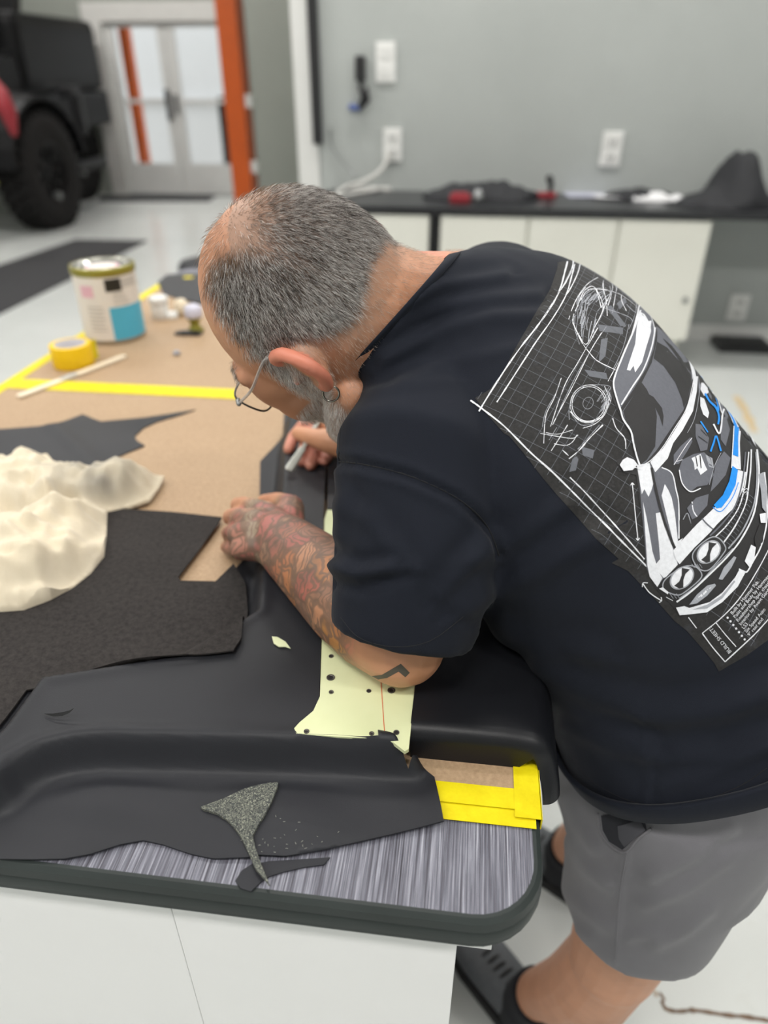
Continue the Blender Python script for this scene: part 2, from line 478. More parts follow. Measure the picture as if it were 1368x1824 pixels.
cabinet(-0.93, fx(765, 400), [], 'short white base cabinet at the left end of the black worktop', 0)
cabinet(fx(784, 400), fx(1269, 400), [fx(940, 400), fx(1098, 420)], 'wide white base cabinet with three doors under the black worktop', 0)
tag(MB().box((fx(767, 400), CY + 0.02, 0), (fx(782, 400), 4.9, 0.862)).build('counter_leg', M['black_metal']),
    'black upright leg between the two white base cabinets', 'leg')
# wall plates
def wall_plate(x, y, w, h, label, kind):
    c = aty(x, y, 4.99); t = thing('wall_outlet' if kind else 'wall_switch', tuple(c), label, 'outlet' if kind else 'switch')
    MB().box((c[0] - w / 2, 4.984, c[2] - h / 2), (c[0] + w / 2, 5.0, c[2] + h / 2), bev=0.004).build('cover_plate', M['white_plastic'], t)
    for s in (-1, 1):
        k = MB().box((c[0] - w * 0.28, 4.979, c[2] + s * h * 0.22 - h * 0.15), (c[0] + w * 0.28, 4.986, c[2] + s * h * 0.22 + h * 0.15), bev=0.003).build('socket' if kind else 'rocker', M['outlet_face'], t)
        if kind:
            for dx in (-0.012, 0.012):
                MB().box((c[0] + dx - 0.003, 4.9785, c[2] + s * h * 0.22 - 0.012), (c[0] + dx + 0.003, 4.9795, c[2] + s * h * 0.22 + 0.014)).build('slot', M['black_plastic'], k)
M['outlet_face'] = plain('outlet_face', rgb(218, 218, 216), 0.4, 0, 0.02)
wall_plate(687, 111, 0.115, 0.205, 'white switch plate high on the grey wall beside the black bracket', False)
wall_plate(699, 258, 0.115, 0.185, 'white outlet low on the grey wall above the coiled white cable', True)
wall_plate(1089, 266, 0.12, 0.19, 'white outlet on the grey wall above the papers', True)
wall_plate(1315, 548, 0.12, 0.17, 'white outlet under the worktop in the open knee space', True)
# hanging bracket with air fitting
c = aty(642, 120, 4.97); t = thing('wall_bracket', tuple(c), 'black tool holder with blue fitting hung on the grey wall', 'bracket')
MB().box(c + [-0.03, -0.03, -0.07], c + [0.03, 0.03, 0.06], bev=0.01).build('clip', M['black_plastic'], t)
c2 = aty(645, 160, 4.96)
MB().tube([c + [0, 0, -0.06], c + [0.0, -0.02, -0.12], c2 + [0.01, 0, 0], c2 + [0.02, 0, -0.05], c2 + [-0.02, 0, -0.1]], [0.012, 0.014, 0.032, 0.03, 0.014], 10, round_=True).build('fitting', M['black_metal'], t, True)
c3 = aty(626, 191, 4.96)
MB().tube([c2 + [-0.02, 0, -0.1], c3], [0.014, 0.02], 8, round_=True).build('coupling', plain('blue_plastic', rgb(70, 90, 150), 0.4), t, True)
WT_ = 0.905
M['white_cable'] = plain('white_cable_jacket', rgb(205, 204, 200), 0.5, var=0.02)
P = catmull([aty(694, 270, 4.965), aty(688, 290, 4.95), aty(668, 312, 4.9), aty(640, 326, 4.85), at(615, 334, 0.93), at(600, 350, 0.915), at(640, 345, 0.912), at(690, 335, 0.912), at(700, 328, 0.915), at(660, 322, 0.915), at(630, 330, 0.912)], 8)
P = [np.array([p[0], min(p[1], 4.965), max(p[2], WT_ + 0.0125) if p[1] < 4.955 and p[2] < 1.0 else p[2]]) for p in P]
tag(MB().tube(P, 0.012, 8).build('white_cable', M['white_cable'], None, True), 'white power cable hanging from the outlet and coiled on the worktop', 'cable')
P = catmull([aty(588, 225, 4.97), aty(590, 255, 4.97), aty(605, 282, 4.97), aty(622, 300, 4.96), aty(634, 320, 4.9)], 8)
tag(MB().tube(P, 0.006, 6).build('grey_cable', M['grey_metal'], None, True), 'thin grey cable looping down the wall at the worktop end', 'cable')
# goods lying on the worktop
M['dark_fabric'] = plain('dark_fabric', rgb(34, 35, 39), 0.75, var=0.2, scale=15, bump=0.3, bscale=80)
def lump(name, cx, cy, z0, rx, ry, h, seed, label, cat, mat=None, rot=0.0, peak=None, rough=0.35):
    """crumpled heap: height field over an uneven outline"""
    outl = []
    for i in range(40):
        a = 2 * pi * i / 40; k = 1 + 0.22 * noise.noise((cos(a) * 1.3 + seed, sin(a) * 1.3, seed))
        outl.append((rx * k * cos(a), ry * k * sin(a)))
    P, F, E = fill2d(outl, min(rx, ry) / 7)
    ang = np.arctan2(P[:, 1] / ry, P[:, 0] / rx); rr = np.hypot(P[:, 0] / rx, P[:, 1] / ry)
    n1 = fnoise(P[:, 0] / rx, P[:, 1] / rx, 2.2, seed); n2 = np.abs(fnoise(P[:, 0] / rx, P[:, 1] / rx, 4.5, seed + 5))
    H = h * np.clip(1 - rr ** 2.2, 0.02, 1) ** 0.6 * (0.75 + rough * n1 - rough * n2)
    if peak: H = H + peak[3] * sstep(1.0, 0.12, np.hypot(P[:, 0] - peak[0] + 0.25 * (P[:, 1] - peak[1]), (P[:, 1] - peak[1]) * 0.6) / peak[2] + 0.18 * n1)
    cr, sr = cos(rot), sin(rot)
    top = np.column_stack([cx + P[:, 0] * cr - P[:, 1] * sr, cy + P[:, 0] * sr + P[:, 1] * cr, z0 + np.maximum(H, 0.004)])
    bot = top.copy(); bot[:, 2] = z0; n = len(P); cnt = {(a, b) for f in F for a, b in zip(f, f[1:] + f[:1])}
    fs = [f for f in F] + [tuple(i + n for i in f[::-1]) for f in F] + [(b, a, a + n, b + n) for a, b in cnt if (b, a) not in cnt]
    o = MB().add(np.vstack([top, bot]), fs).build(name, mat or M['dark_fabric'], None, True); smooth_angle(o, 60)
    return tag(o, label, cat) if label else o
WT = 0.905
c = at(858, 340, 0.93)
lump('vinyl_offcut', c[0], 4.68, WT, 0.36, 0.13, 0.14, 3.1, 'long black folded cloth lying on the worktop behind the man', 'cloth', rot=0.03)
c = at(1262, 352, WT)
lump('black_cloth', c[0] + 0.02, 4.6, WT, 0.30, 0.16, 0.12, 8.4, 'black cloth heap with a raised peak on the worktop', 'cloth', peak=(0.04, 0.04, 0.17, 0.21))
lump('black_cloth', c[0] + 0.76, 4.66, WT, 0.36, 0.2, 0.14, 5.4, 'low black cloth roll lying beyond the peaked cloth heap', 'cloth')
lump('black_cloth', c[0] - 0.43, 4.82, WT, 0.22, 0.09, 0.075, 6.6, 'flat black cloth between the papers and the peaked heap', 'cloth')
def on_top(x, y): return at(x, y, WT)
M['red'] = plain('red_plastic', rgb(150, 40, 50), 0.45)
c = on_top(819, 361); tag(MB().box(c + [-0.06, -0.03, 0], c + [0.06, 0.03, 0.045], bev=0.012).box(c + [-0.045, -0.02, 0.045], c + [0.045, 0.02, 0.055], bev=0.004).build('red_box', M['red']), 'small red case on the worktop before the black folded cloth', 'case')
c = on_top(851, 362); tag(MB().lathe([(0.03, 0), (0.03, 0.05), (0.018, 0.06), (0.018, 0.075), (0.001, 0.076)], c, 14).build('clear_jar', M['grey_metal'], None, True), 'small grey jar beside the red case on the worktop', 'jar')
c = on_top(975, 352); t = thing('air_gun', tuple(c), 'small red and black hand tool standing on the worktop', 'tool')
MB().box(c + [-0.07, -0.02, 0], c + [0.05, 0.02, 0.03], bev=0.008).build('body', M['red'], t)
MB().tube([c + [0.01, 0, 0.03], c + [0.015, 0, 0.07], c + [0.0, 0, 0.105]], [0.013, 0.016, 0.022], 10, round_=True).build('handle', M['black_plastic'], t, True)
M['paper'] = plain('white_paper', rgb(226, 226, 228), 0.6, var=0.03)
M['lav_paper'] = plain('pale_blue_paper', rgb(178, 180, 196), 0.6, var=0.05)
for i, (x, y, w, d, r, mt, lb) in enumerate(((1045, 348, 0.26, 0.2, 0.1, 'lav_paper', 'pale sheet of paper on the worktop, leftmost of the papers'), (1090, 351, 0.3, 0.17, -0.06, 'lav_paper', 'wide pale bluish sheet of paper in the middle of the worktop'), (1105, 354, 0.3, 0.12, 0.04, 'paper', 'white folded paper lying on the bluish sheets'))):
    c = on_top(x, y); mm = Matrix.Translation((c[0], c[1] + 0.02, WT + 0.001 + 0.004 * i)) @ Matrix.Rotation(r, 4, 'Z')
    tag(MB().box((-w / 2, -d / 2, 0), (w / 2, d / 2, 0.003), mm).build('paper_sheet', M[mt]), lb, 'paper')
c = on_top(1172, 355)
lump('white_rag', c[0] - 0.02, c[1] - 0.03, WT, 0.18, 0.06, 0.05, 2.2, 'crumpled white rag on the worktop before the black cloth', 'rag', M['paper'], rough=0.6)
tag(MB().box((1.62, 4.72, 0.0), (1.95, 4.95, 0.05), bev=0.01).box((1.68, 4.76, 0.05), (1.9, 4.91, 0.06), bev=0.004).build('power_strip', M['black_plastic']), 'black low box on the floor under the worktop by the outlet', 'box')

# ------------------------------------------------------------------ off-road truck at the far left
M['truck_black'] = plain('satin_black_paint', rgb(14, 14, 16), 0.4, var=0.1, spec=0.2)
M['tyre'] = plain('tyre_rubber', rgb(29, 28, 28), 0.8, var=0.15, scale=30, spec=0.2)
TX, TY = -4.98, 8.38
T = thing('off_road_truck', (-6.0, 9.2, 0), 'black off-road truck with big knobbly tyres left of the door', 'truck')
def wheel(x, y, r=0.6, w=0.4):
    RY = Matrix.Translation((x, y, r)) @ Matrix.Rotation(pi / 2, 4, 'Y')
    prof = [(0.3, -w * 0.42), (r * 0.72, -w / 2), (r * 0.93, -w * 0.46), (r * 0.97, -w * 0.36), (r * 0.975, 0), (r * 0.97, w * 0.36), (r * 0.93, w * 0.46), (r * 0.72, w / 2), (0.3, w * 0.42)]
    o = MB().lathe(prof, n=48, M=RY, cap=False).build('tyre', M['tyre'], T, True)
    lg = MB()
    for k in range(30):
        a = 2 * pi * k / 30
        for s in (-1, 0, 1):
            a2 = a + (0.1 if s else 0)
            mm = RY @ Matrix.Rotation(a2, 4, 'Z') @ Matrix.Translation((r * 0.985, 0, s * w * 0.3)) @ Matrix.Rotation(0.35 * s, 4, 'X')
            lg.box((-0.022, -0.042, -w * 0.12), (0.022, 0.042, w * 0.12), mm)
    l = lg.build('tread', M['tyre'], o); l['kind'] = 'stuff'
    rm = MB().lathe([(0.3, -w * 0.4), (0.31, w * 0.42), (0.29, w * 0.44), (0.26, w * 0.2), (0.1, w * 0.12), (0.09, w * 0.3), (0.001, w * 0.32)], n=32, M=RY).build('rim', M['truck_black'], T, True)
    for k in range(8):
        mm = RY @ Matrix.Rotation(2 * pi * k / 8, 4, 'Z') @ Matrix.Translation((0.2, 0, w * 0.22))
        MB().box((-0.07, -0.025, -0.02), (0.07, 0.025, 0.03), mm, bev=0.008).build('spoke', M['black_metal'], rm)
    MB().lathe([(0.05, 0), (0.05, 0.05), (0.001, 0.055)], n=12, M=Matrix.Translation((x + w * 0.3, y + 0.02, r - 0.26)) @ Matrix.Rotation(pi / 2, 4, 'Y')).build('hub_cap', M['grey_metal'], rm)
wheel(TX, TY); wheel(TX - 0.75, TY + 2.1); wheel(TX - 1.75, TY)
b = MB()
b.box((-6.75, 7.95, 0.95), (-5.2, 10.9, 1.35), bev=0.05)
b.box((-6.75, 8.9, 1.35), (-5.22, 10.9, 2.15), bev=0.12)
b.build('body', M['truck_black'], T)
P0 = [(7.75, 1.32), (7.7, 1.55), (8.9, 1.72), (8.95, 1.32)]
MB().rings([[np.array([x, y, z]) for y, z in P0] for x in (-6.7, -6.6, -5.35, -5.27)]).build('bonnet', M['truck_black'], T)
P1 = [(8.85, 1.7), (9.05, 1.72), (9.42, 2.42), (9.3, 2.46)]
MB().rings([[np.array([x, y, z]) for y, z in P1] for x in (-6.68, -5.3)]).build('windscreen_frame', M['truck_black'], T)
MB().box((-6.5, 7.72, 0.98), (-5.4, 7.78, 1.5), bev=0.02).build('grille', M['black_metal'], T)
P = [np.array([TX - 0.05, TY + 0.78 * cos(a), 0.62 + 0.72 * sin(a)]) for a in np.linspace(0.15, pi - 0.1, 12)]
fm = MB().rings([[p + np.array([dx, 0, 0]) * 1.0 + nrm(p - np.array([TX - 0.05, TY, 0.62])) * dr for dx, dr in ((-0.25, 0), (0.25, -0.03), (0.25, 0.02), (-0.25, 0.06))] for p in P])
fm.build('fender', M['truck_black'], T)
MB().box((-6.9, 7.35, 0.66), (-5.15, 7.62, 0.92), bev=0.05).build('bumper', M['black_metal'], T)
MB().lathe([(0.12, 0), (0.13, 0.05), (0.1, 0.07), (0.001, 0.08)], n=24, M=Matrix.Translation((-5.42, 7.74, 1.28)) @ Matrix.Rotation(pi / 2, 4, 'X')).build('headlight', M['grey_metal'], T, True)
MB().box((-4.98, TY + 1.0, 0.9), (-4.86, TY + 1.12, 1.35), bev=0.03).box((-5.1, TY + 0.95, 1.3), (-4.9, TY + 1.15, 1.42), bev=0.03).build('mirror', M['black_plastic'], T)
MB().box((-5.05, TY + 0.75, 0.5), (-4.9, TY + 1.55, 0.62), bev=0.03).build('side_step', M['black_metal'], T)
c = aty(4, 192, 7.6)
MB().tube([c + [-0.14, 0.1, 0.25], c + [0, 0, 0.12], c + [0.05, 0, -0.05], c + [0.03, 0.05, -0.22]], [0.07, 0.09, 0.08, 0.04], 12, round_=True).build('tow_hook', M['red'], T, True)
c = aty(5, 322, 7.9)
MB().tube([c + [-0.5, 0.1, 0.02], c + [0.1, 0, 0]], 0.06, 12, round_=True).build('shock_absorber', plain('yellow_shock_paint', rgb(196, 190, 110), 0.4), T, True)
MB().tube([(-6.9, TY, 0.6), (-5.0, TY, 0.6)], 0.07, 12).build('axle', M['black_metal'], T, True)
# ------------------------------------------------------------------ work table
TX0, TX1, TY0, TY1, TZ = -0.955, 0.083, 0.305, 2.34, 1.0
def rrect(x0, y0, x1, y1, r, n=8):
    return arc((x1 - r, y0 + r), r, -90, 0, n) + arc((x1 - r, y1 - r), r, 0, 90, n) + arc((x0 + r, y1 - r), r, 90, 180, n) + arc((x0 + r, y0 + r), r, 180, 270, n)
lam = NT('streaked_grey_laminate'); lam.set(Roughness=0.42)
v1 = lam.mapped((760, 7, 1), (0, 0, radians(-5))); v2 = lam.mapped((1700, 12, 1), (0, 0, radians(4))); v3 = lam.mapped((260, 4, 1), (0, 0, radians(-1)))
n1 = lam.noise(1.0, 4, 0.75, v1); n2 = lam.noise(1.0, 3, 0.7, v2); n3 = lam.noise(1.0, 2, 0.5, v3); lam.b.inputs['Specular IOR Level'].default_value = 0.25
s = lam.math('ADD', lam.math('MULTIPLY', n1, 0.5), lam.math('ADD', lam.math('MULTIPLY', n2, 0.4), lam.math('MULTIPLY', n3, 0.2)))
lam.col(lam.ramp(s, [(0.42, rgb(40, 38, 44)), (0.50, rgb(82, 81, 90)), (0.55, rgb(104, 104, 115)), (0.60, rgb(136, 137, 148)), (0.68, rgb(184, 185, 194))]))
M['laminate'] = lam.m
M['edge_band'] = plain('grey_green_edge_rubber', rgb(44, 50, 49), 0.42, var=0.14, scale=9, spec=0.3)
M['base_white'] = plain('white_base_board', rgb(240, 240, 240), 0.4, var=0.02, scale=3)
TB = thing('work_table', ((TX0 + TX1) / 2, (TY0 + TY1) / 2, 0), 'large workbench with grey streaked laminate top and dark rubber edge', 'workbench')
MB().prism(rrect(TX0 + 0.003, TY0 + 0.003, TX1 - 0.003, TY1 - 0.003, 0.05), TZ - 0.02, TZ).build('tabletop', M['laminate'], TB)
prof = [(0.003, 0.0002), (0.0, 0.0002), (-0.004, -0.003), (-0.0055, -0.011), (-0.004, -0.013), (-0.0055, -0.016), (-0.006, -0.025), (-0.0045, -0.027), (-0.005, -0.031), (-0.001, -0.034), (0.012, -0.034)]
R = []
for ins, dz in prof:
    R.append([np.array([x, y, TZ + dz]) for x, y in rrect(TX0 + ins, TY0 + ins, TX1 - ins, TY1 - ins, max(0.02, 0.053 - ins))])
eb = MB().rings(R, cap=False).build('edge_band', M['edge_band'], TB, True); smooth_angle(eb, 30)
MB().lathe([(0.0016, 0), (0.0016, 0.002), (0.0002, 0.002)], (0, 0, 0), 10, Matrix.Translation((0.0655, 0.3185, 0.975)) @ Matrix.Rotation(pi / 2, 4, 'X') @ Matrix.Rotation(0.6, 4, 'Y')).build('edge_screw', M['black_metal'], TB)
MB().box((TX0 + 0.03, TY0 + 0.03, 0.9), (TX1 - 0.03, TY1 - 0.03, TZ - 0.0205)).build('apron', M['base_white'], TB)
bx1 = 0.022; seam = at(285, 1606, 0.965)[0]
for a, b in ((TX0 + 0.03, seam - 0.0002), (seam + 0.0002, bx1)):
    MB().box((a, 0.318, 0.02), (b, 0.334, 0.966), bev=0.001).build('front_panel', M['base_white'], TB)
MB().box((bx1 - 0.016, 0.3345, 0.02), (bx1, TY1 - 0.03, 0.966), bev=0.001).build('side_panel', M['base_white'], TB)
MB().box((TX0 + 0.03, 0.3345, 0.02), (TX0 + 0.046, TY1 - 0.03, 0.966), bev=0.001).build('side_panel', M['base_white'], TB)
MB().box((TX0 + 0.06, 0.36, 0.0), (bx1 - 0.03, TY1 - 0.05, 0.1)).build('plinth', M['base_white'], TB)
bk = MB().box((bx1, 0.345, 0.935), (bx1 + 0.022, 0.385, 0.966), bev=0.002).box((bx1, 0.345, 0.90), (bx1 + 0.004, 0.385, 0.94)).build('bracket', M['grey_metal'], TB)

# hardboard covering, taped down
hb = NT('brown_hardboard'); hb.set(Roughness=0.6)
f = hb.noise(240, 4, 0.7); g = hb.noise(3.0, 4, 0.6)
hb.col(hb.mix(hb.ramp(g, [(0.35, (0, 0, 0, 1)), (0.7, (1, 1, 1, 1))]), hb.ramp(f, [(0.3, rgb(152, 125, 96)), (0.7, rgb(177, 149, 118))]), hb.ramp(f, [(0.3, rgb(161, 134, 104)), (0.7, rgb(182, 155, 124))])))
hb.bump(f, 0.1, 0.0006); M['hardboard'] = hb.m
HZ = 1.0032
MB().box((TX0 + 0.012, 0.404, TZ + 0.0002), (0.0805, 1.285, HZ), bev=0.0006).build('hardboard_sheet', M['hardboard'], TB)
MB().box((TX0 + 0.012, 1.288, TZ + 0.0002), (0.0805, 2.20, HZ), bev=0.0006).build('hardboard_sheet', M['hardboard'], TB)
tp = NT('yellow_masking_tape'); tp.set(Roughness=0.5); tp.b.inputs['Specular IOR Level'].default_value = 0.2
f = tp.noise(60, 4, 0.65)
tp.col(tp.ramp(f, [(0.3, rgb(214, 194, 8)), (0.7, rgb(228, 212, 22))]))
tp.bump(tp.noise(300, 3), 0.25, 0.0006); M['tape'] = tp.m
def tape(lo, hi, z, t=0.0004, side=0.0):
    m = MB(); rr = random.Random(int(lo[0] * 1000 + hi[1] * 777)); m.box((lo[0], lo[1], z), (hi[0], hi[1], z + t))
    if side: m.box((hi[0] - 0.0005, lo[1], z - side), (hi[0] + 0.0006, hi[1], z + t))
    return m.build('tape_strip', M['tape'], TB)
tape((TX0 + 0.01, 0.386), (0.0835, 0.409), HZ - 0.0012)
tape((TX0 + 0.01, 0.402), (0.0833, 0.423), HZ + 0.0004)
tape((0.0655, 0.394), (0.0885, 2.19), HZ + 0.0009, side=0.013)
tape((TX0 + 0.0, 0.45), (TX0 + 0.026, 2.2), HZ + 0.0004)
tape((TX0 + 0.002, 1.262), (0.06, 1.312), HZ + 0.0008)
tape((TX0 + 0.002, 2.185), (0.06, 2.21), HZ + 0.0008)

# ------------------------------------------------------------------ goods lying on the table
vy = NT('black_soft_vinyl'); vy.set(Roughness=0.5); vy.b.inputs['Specular IOR Level'].default_value = 0.28
f = vy.noise(5, 4, 0.6)
vy.col(vy.ramp(f, [(0.3, rgb(34, 35, 39)), (0.7, rgb(39, 40, 45))]))
vo = vy.n('ShaderNodeTexVoronoi', Scale=900.0); vy.l(vy.co, vo.inputs['Vector'])
vy.bump(vo.outputs['Distance'], 0.12, 0.0004); M['vinyl'] = vy.m
sd = NT('charcoal_suede'); sd.set(Roughness=0.95); sd.b.inputs['Specular IOR Level'].default_value = 0.15
f = sd.noise(160, 4, 0.8); g = sd.noise(14, 4, 0.6)
sd.col(sd.mix(g, sd.ramp(f, [(0.3, rgb(38, 36, 36)), (0.7, rgb(56, 53, 52))]), sd.ramp(f, [(0.3, rgb(45, 42, 42)), (0.7, rgb(66, 63, 61))])))
sd.bump(f, 0.4, 0.0008); M['suede'] = sd.m
PANEL = pxpoly([(-60, 1420), (0, 1393), (30, 1366), (75, 1343), (125, 1331), (180, 1326), (400, 1330), (560, 1335), (690, 1340), (738, 1342), (738, 900), (600, 725), (512, 738), (502, 790), (492, 900), (462, 1000), (450, 1090), (330, 1165), (70, 1205), (0, 1300), (-60, 1360)], 1.03)
def signed(X, Y, poly):
    d, _ = segdist(X, Y, list(poly) + [poly[0]])
    return np.where(inside(poly, X, Y), d, -d)
def zbase(X, Y):
    d = signed(X, Y, PANEL)
    z = 1.0062 + 0.029 * sstep(-0.011, 0.011, d) - 0.0018 * np.exp(-((d + 0.017) / 0.007) ** 2)
    z = z + 0.0025 * np.exp(-((d - 0.012) / 0.008) ** 2)            # proud ridge over the panel lip
    fr = sstep(0.47, 0.40, Y)
    z = z + fr * (0.004 * np.sin(X * 21 + 1.3) ** 2 + 0.003 * fnoise(X, Y, 9, 2.2)) * sstep(-0.004, -0.05, d)
    e = sstep(0.335, 0.36, Y)                                       # settles onto the laminate at the front edge
    z = np.where(d < -0.01, (z - 1.0025) * (0.35 + 0.65 * e) + 1.0025, z)
    return z
VS = pxpoly([(-60, 1522), (0, 1528), (60, 1530), (115, 1530), (160, 1522), (215, 1504), (255, 1496), (290, 1503), (340, 1520), (380, 1529), (440, 1528), (460, 1524), (510, 1526), (580, 1514), (680, 1491), (790, 1468)], 1.004) \
    + pxpoly([(787, 1446), (774, 1382), (742, 1357)], 1.0065) + pxpoly([(728, 1340), (702, 1313), (673, 1302), (674, 1316), (600, 1311), (530, 1309), (523, 1297), (532, 1287), (557, 1266), (569, 1240), (571, 1160), (573, 1060), (576, 920), (580, 830), (586, 738)], 1.036) \
    + pxpoly([(560, 734), (506, 734), (504, 775), (463, 820)], 1.008) + pxpoly([(462, 890), (466, 930), (440, 985), (415, 1012)], 1.01) + pxpoly([(330, 1120), (120, 1150), (36, 1194), (0, 1240), (-60, 1310)], 1.03)
fc_ = at(690, 1322, 1.036)
def zvinyl(X, Y): return np.maximum(zbase(X, Y), 1.0052 - 0.003 * (Y < 0.37)) + 0.0050 * np.exp(-(((X - fc_[0]) / 0.016) ** 2 + ((Y - fc_[1]) / 0.012) ** 2))
o = sheet('vinyl_sheet', VS, zvinyl, 0.0016, M['vinyl'], None, 0.0045, deg=80)
tag(o, 'large black vinyl hide over a hidden panel with raised ridge and wavy front edge', 'vinyl')
# curled cut in the vinyl
P = [at(x, y, z) for x, y, z in ((78, 1272, 1.0375), (95, 1274, 1.0395), (112, 1272, 1.041), (124, 1268, 1.043), (131, 1262, 1.0455))]
W = [0.0004, 0.0016, 0.002, 0.0014, 0.0003]
m = MB(); k = len(P)
m.add([p + UP * w for p, w in zip(P, W)] + [p - UP * w + np.array([0, 0, 0.0006]) for p, w in zip(P, W)] + [p + FW * 0.001 for p in P],
      [(i, i + 1, k + i + 1, k + i) for i in range(k - 1)] + [(k + i, k + i + 1, 2 * k + i + 1, 2 * k + i) for i in range(k - 1)] + [(2 * k + i, 2 * k + i + 1, i + 1, i) for i in range(k - 1)])
m.build('cut_flap', M['black_plastic'], o)

FS = pxpoly([(-80, 940), (60, 915), (185, 911), (205, 908), (310, 915), (396, 924), (389, 936), (352, 986), (318, 1031)], 1.009) + pxpoly([(322, 1034), (384, 1035), (416, 1003)], 1.012) + pxpoly([(434, 1012), (438, 1060), (431, 1145), (417, 1168), (350, 1175), (240, 1184), (130, 1189), (36, 1198), (0, 1246), (-80, 1345)], 1.034)
def zfab(X, Y):
    return zbase(X, Y) + 0.0045 + 0.0012 * (1 + fnoise(X, Y, 14, 4.4))
o = sheet('suede_cloth', FS, zfab, 0.0018, M['suede'], None, 0.009)
tag(o, 'dark charcoal suede cloth lying beside the rag on the table', 'cloth')

# console panel: pale fibreglass plate with a vinyl wrapped wing
fg = NT('pale_green_fibreglass'); fg.set(Roughness=0.5)
f = fg.noise(7, 4, 0.6)
fg.col(fg.ramp(f, [(0.3, rgb(208, 214, 166)), (0.7, rgb(222, 227, 186))])); M['fibreglass'] = fg.m
CPN = thing('console_panel', tuple(at(640, 1200, 1.004)), 'pale green fibreglass panel with screw holes and a black vinyl wrapped wing under the man', 'panel')
PZ = 1.0375
xa = at(727, 1325, 1.04)[0]
PP = pxpoly([(528, 1307), (524, 1297), (533, 1287), (558, 1266), (570, 1240), (573, 1150), (575, 1060), (578, 925), (583, 908)], PZ) + [(xa, at(650, 905, PZ)[1]), (xa, at(720, 1210, PZ)[1])] + pxpoly([(728, 1334), (721, 1338), (700, 1322), (680, 1316), (600, 1312)], PZ)
pl = MB().prism(PP, PZ - 0.004, PZ); plo = pl.build('fibreglass_plate', M['fibreglass'], CPN)
sb = pxpoly([(560, 1285), (585, 1230), (585, 940), (690, 940), (690, 1300)], PZ)
MB().prism(sb, 1.0045, PZ - 0.0042).build('support_block', M['fibreglass'], CPN)
def hole(x, y, r, ri):
    c = at(x, y, PZ)
    h = MB().lathe([(r, 0.0), (r, 0.0006), (r * 0.8, 0.0007), (ri, 0.0001)], c, 20, cap=False).build('screw_hole', M['hole_rim'], plo, True)
    MB().lathe([(ri * 1.02, 0.0001), (0.0001, 0.00012)], c, 16).build('hole_core', M['hole_dark'], h)
M['hole_rim'] = plain('dull_rivet_metal', rgb(88, 84, 78), 0.4, 0.5)
M['hole_dark'] = plain('hole_dark', rgb(30, 26, 24), 0.7)
for x, y, r, ri in ((589, 1207, 0.0042, 0.0026), (590, 1233, 0.0024, 0.0012), (590, 1169, 0.0026, 0.0018), (657, 1231, 0.0024, 0.0018), (697, 1230, 0.0038, 0.002), (546, 1303, 0.0026, 0.0014), (662, 1307, 0.0024, 0.0012), (706, 1305, 0.0028, 0.002), (600, 1120, 0.0025, 0.0015)):
    hole(x, y, r, ri)
a, b = at(678, 1205, PZ + 0.0004), at(685, 1306, PZ + 0.0004)
MB().add([a + [-0.0004, 0, 0], a + [0.0004, 0, 0], b + [0.0004, 0, 0], b + [-0.0004, 0, 0]], [(0, 1, 2, 3)]).build('pencil_line', plain('red_pencil', rgb(214, 120, 80), 0.7), plo)
# wing
xa = at(727, 1325, 1.04)[0]
Y0 = at(820, 1346, 1.012)[1]
prof = [(xa, 1.0385), (xa + 0.03, 1.0395), (xa + 0.07, 1.040), (0.062, 1.0395), (0.080, 1.037), (0.092, 1.031), (0.1, 1.021), (0.1055, 1.006), (0.110, 0.988), (0.1125, 0.972)]
prof = catmull([np.array(p) for p in prof], 4)
def wing_ring(ins, y):
    out = []; n = len(prof); N = []
    for i in range(n):
        t = nrm(prof[min(i + 1, n - 1)] - prof[max(0, i - 1)]); N.append(np.array([-t[1], t[0]]))
    top = [p - N[i] * ins for i, p in enumerate(prof)]
    low = [p - N[i] * max(0.0085, ins + 0.002) * (2.6 if p[1] > 1.03 else 1.0) for i, p in enumerate(prof)]
    dy = [0.010 * sstep(1.02, 0.97, p[1]) for p in prof]
    return [np.array([p[0], y - d * 1.2, p[1]]) for p, d in zip(top, dy)] + [np.array([p[0], y - d * 1.2, p[1]]) for p, d in zip(low[::-1], dy[::-1])]
R = []; rr = 0.015
for th in np.linspace(0, pi / 2, 7):
    R.append(wing_ring(rr * (1 - sin(th)) + 0.0, Y0 + rr * (1 - cos(th))))
for y in np.linspace(Y0 + 0.04, 1.22, 14): R.append(wing_ring(0.0, y))
M['shaded_wing_vinyl'] = plain('shade_darkened_vinyl', rgb(22, 23, 27), 0.42, var=0.08, bump=0.1, bscale=700, spec=0.3)  # same vinyl as the sheet, colour darkened for the shade under the man
o = MB().rings(R).build('vinyl_wing', M['shaded_wing_vinyl'], CPN, True); smooth_angle(o, 70)
# right half of the far end, wrapped as well
MB().prism(pxpoly([(650, 903), (705, 1008), (727, 1008), (735, 760), (600, 735), (586, 740), (583, 906)], 1.036), 1.0045, 1.0362).build('wrapped_pad', M['vinyl'], CPN)

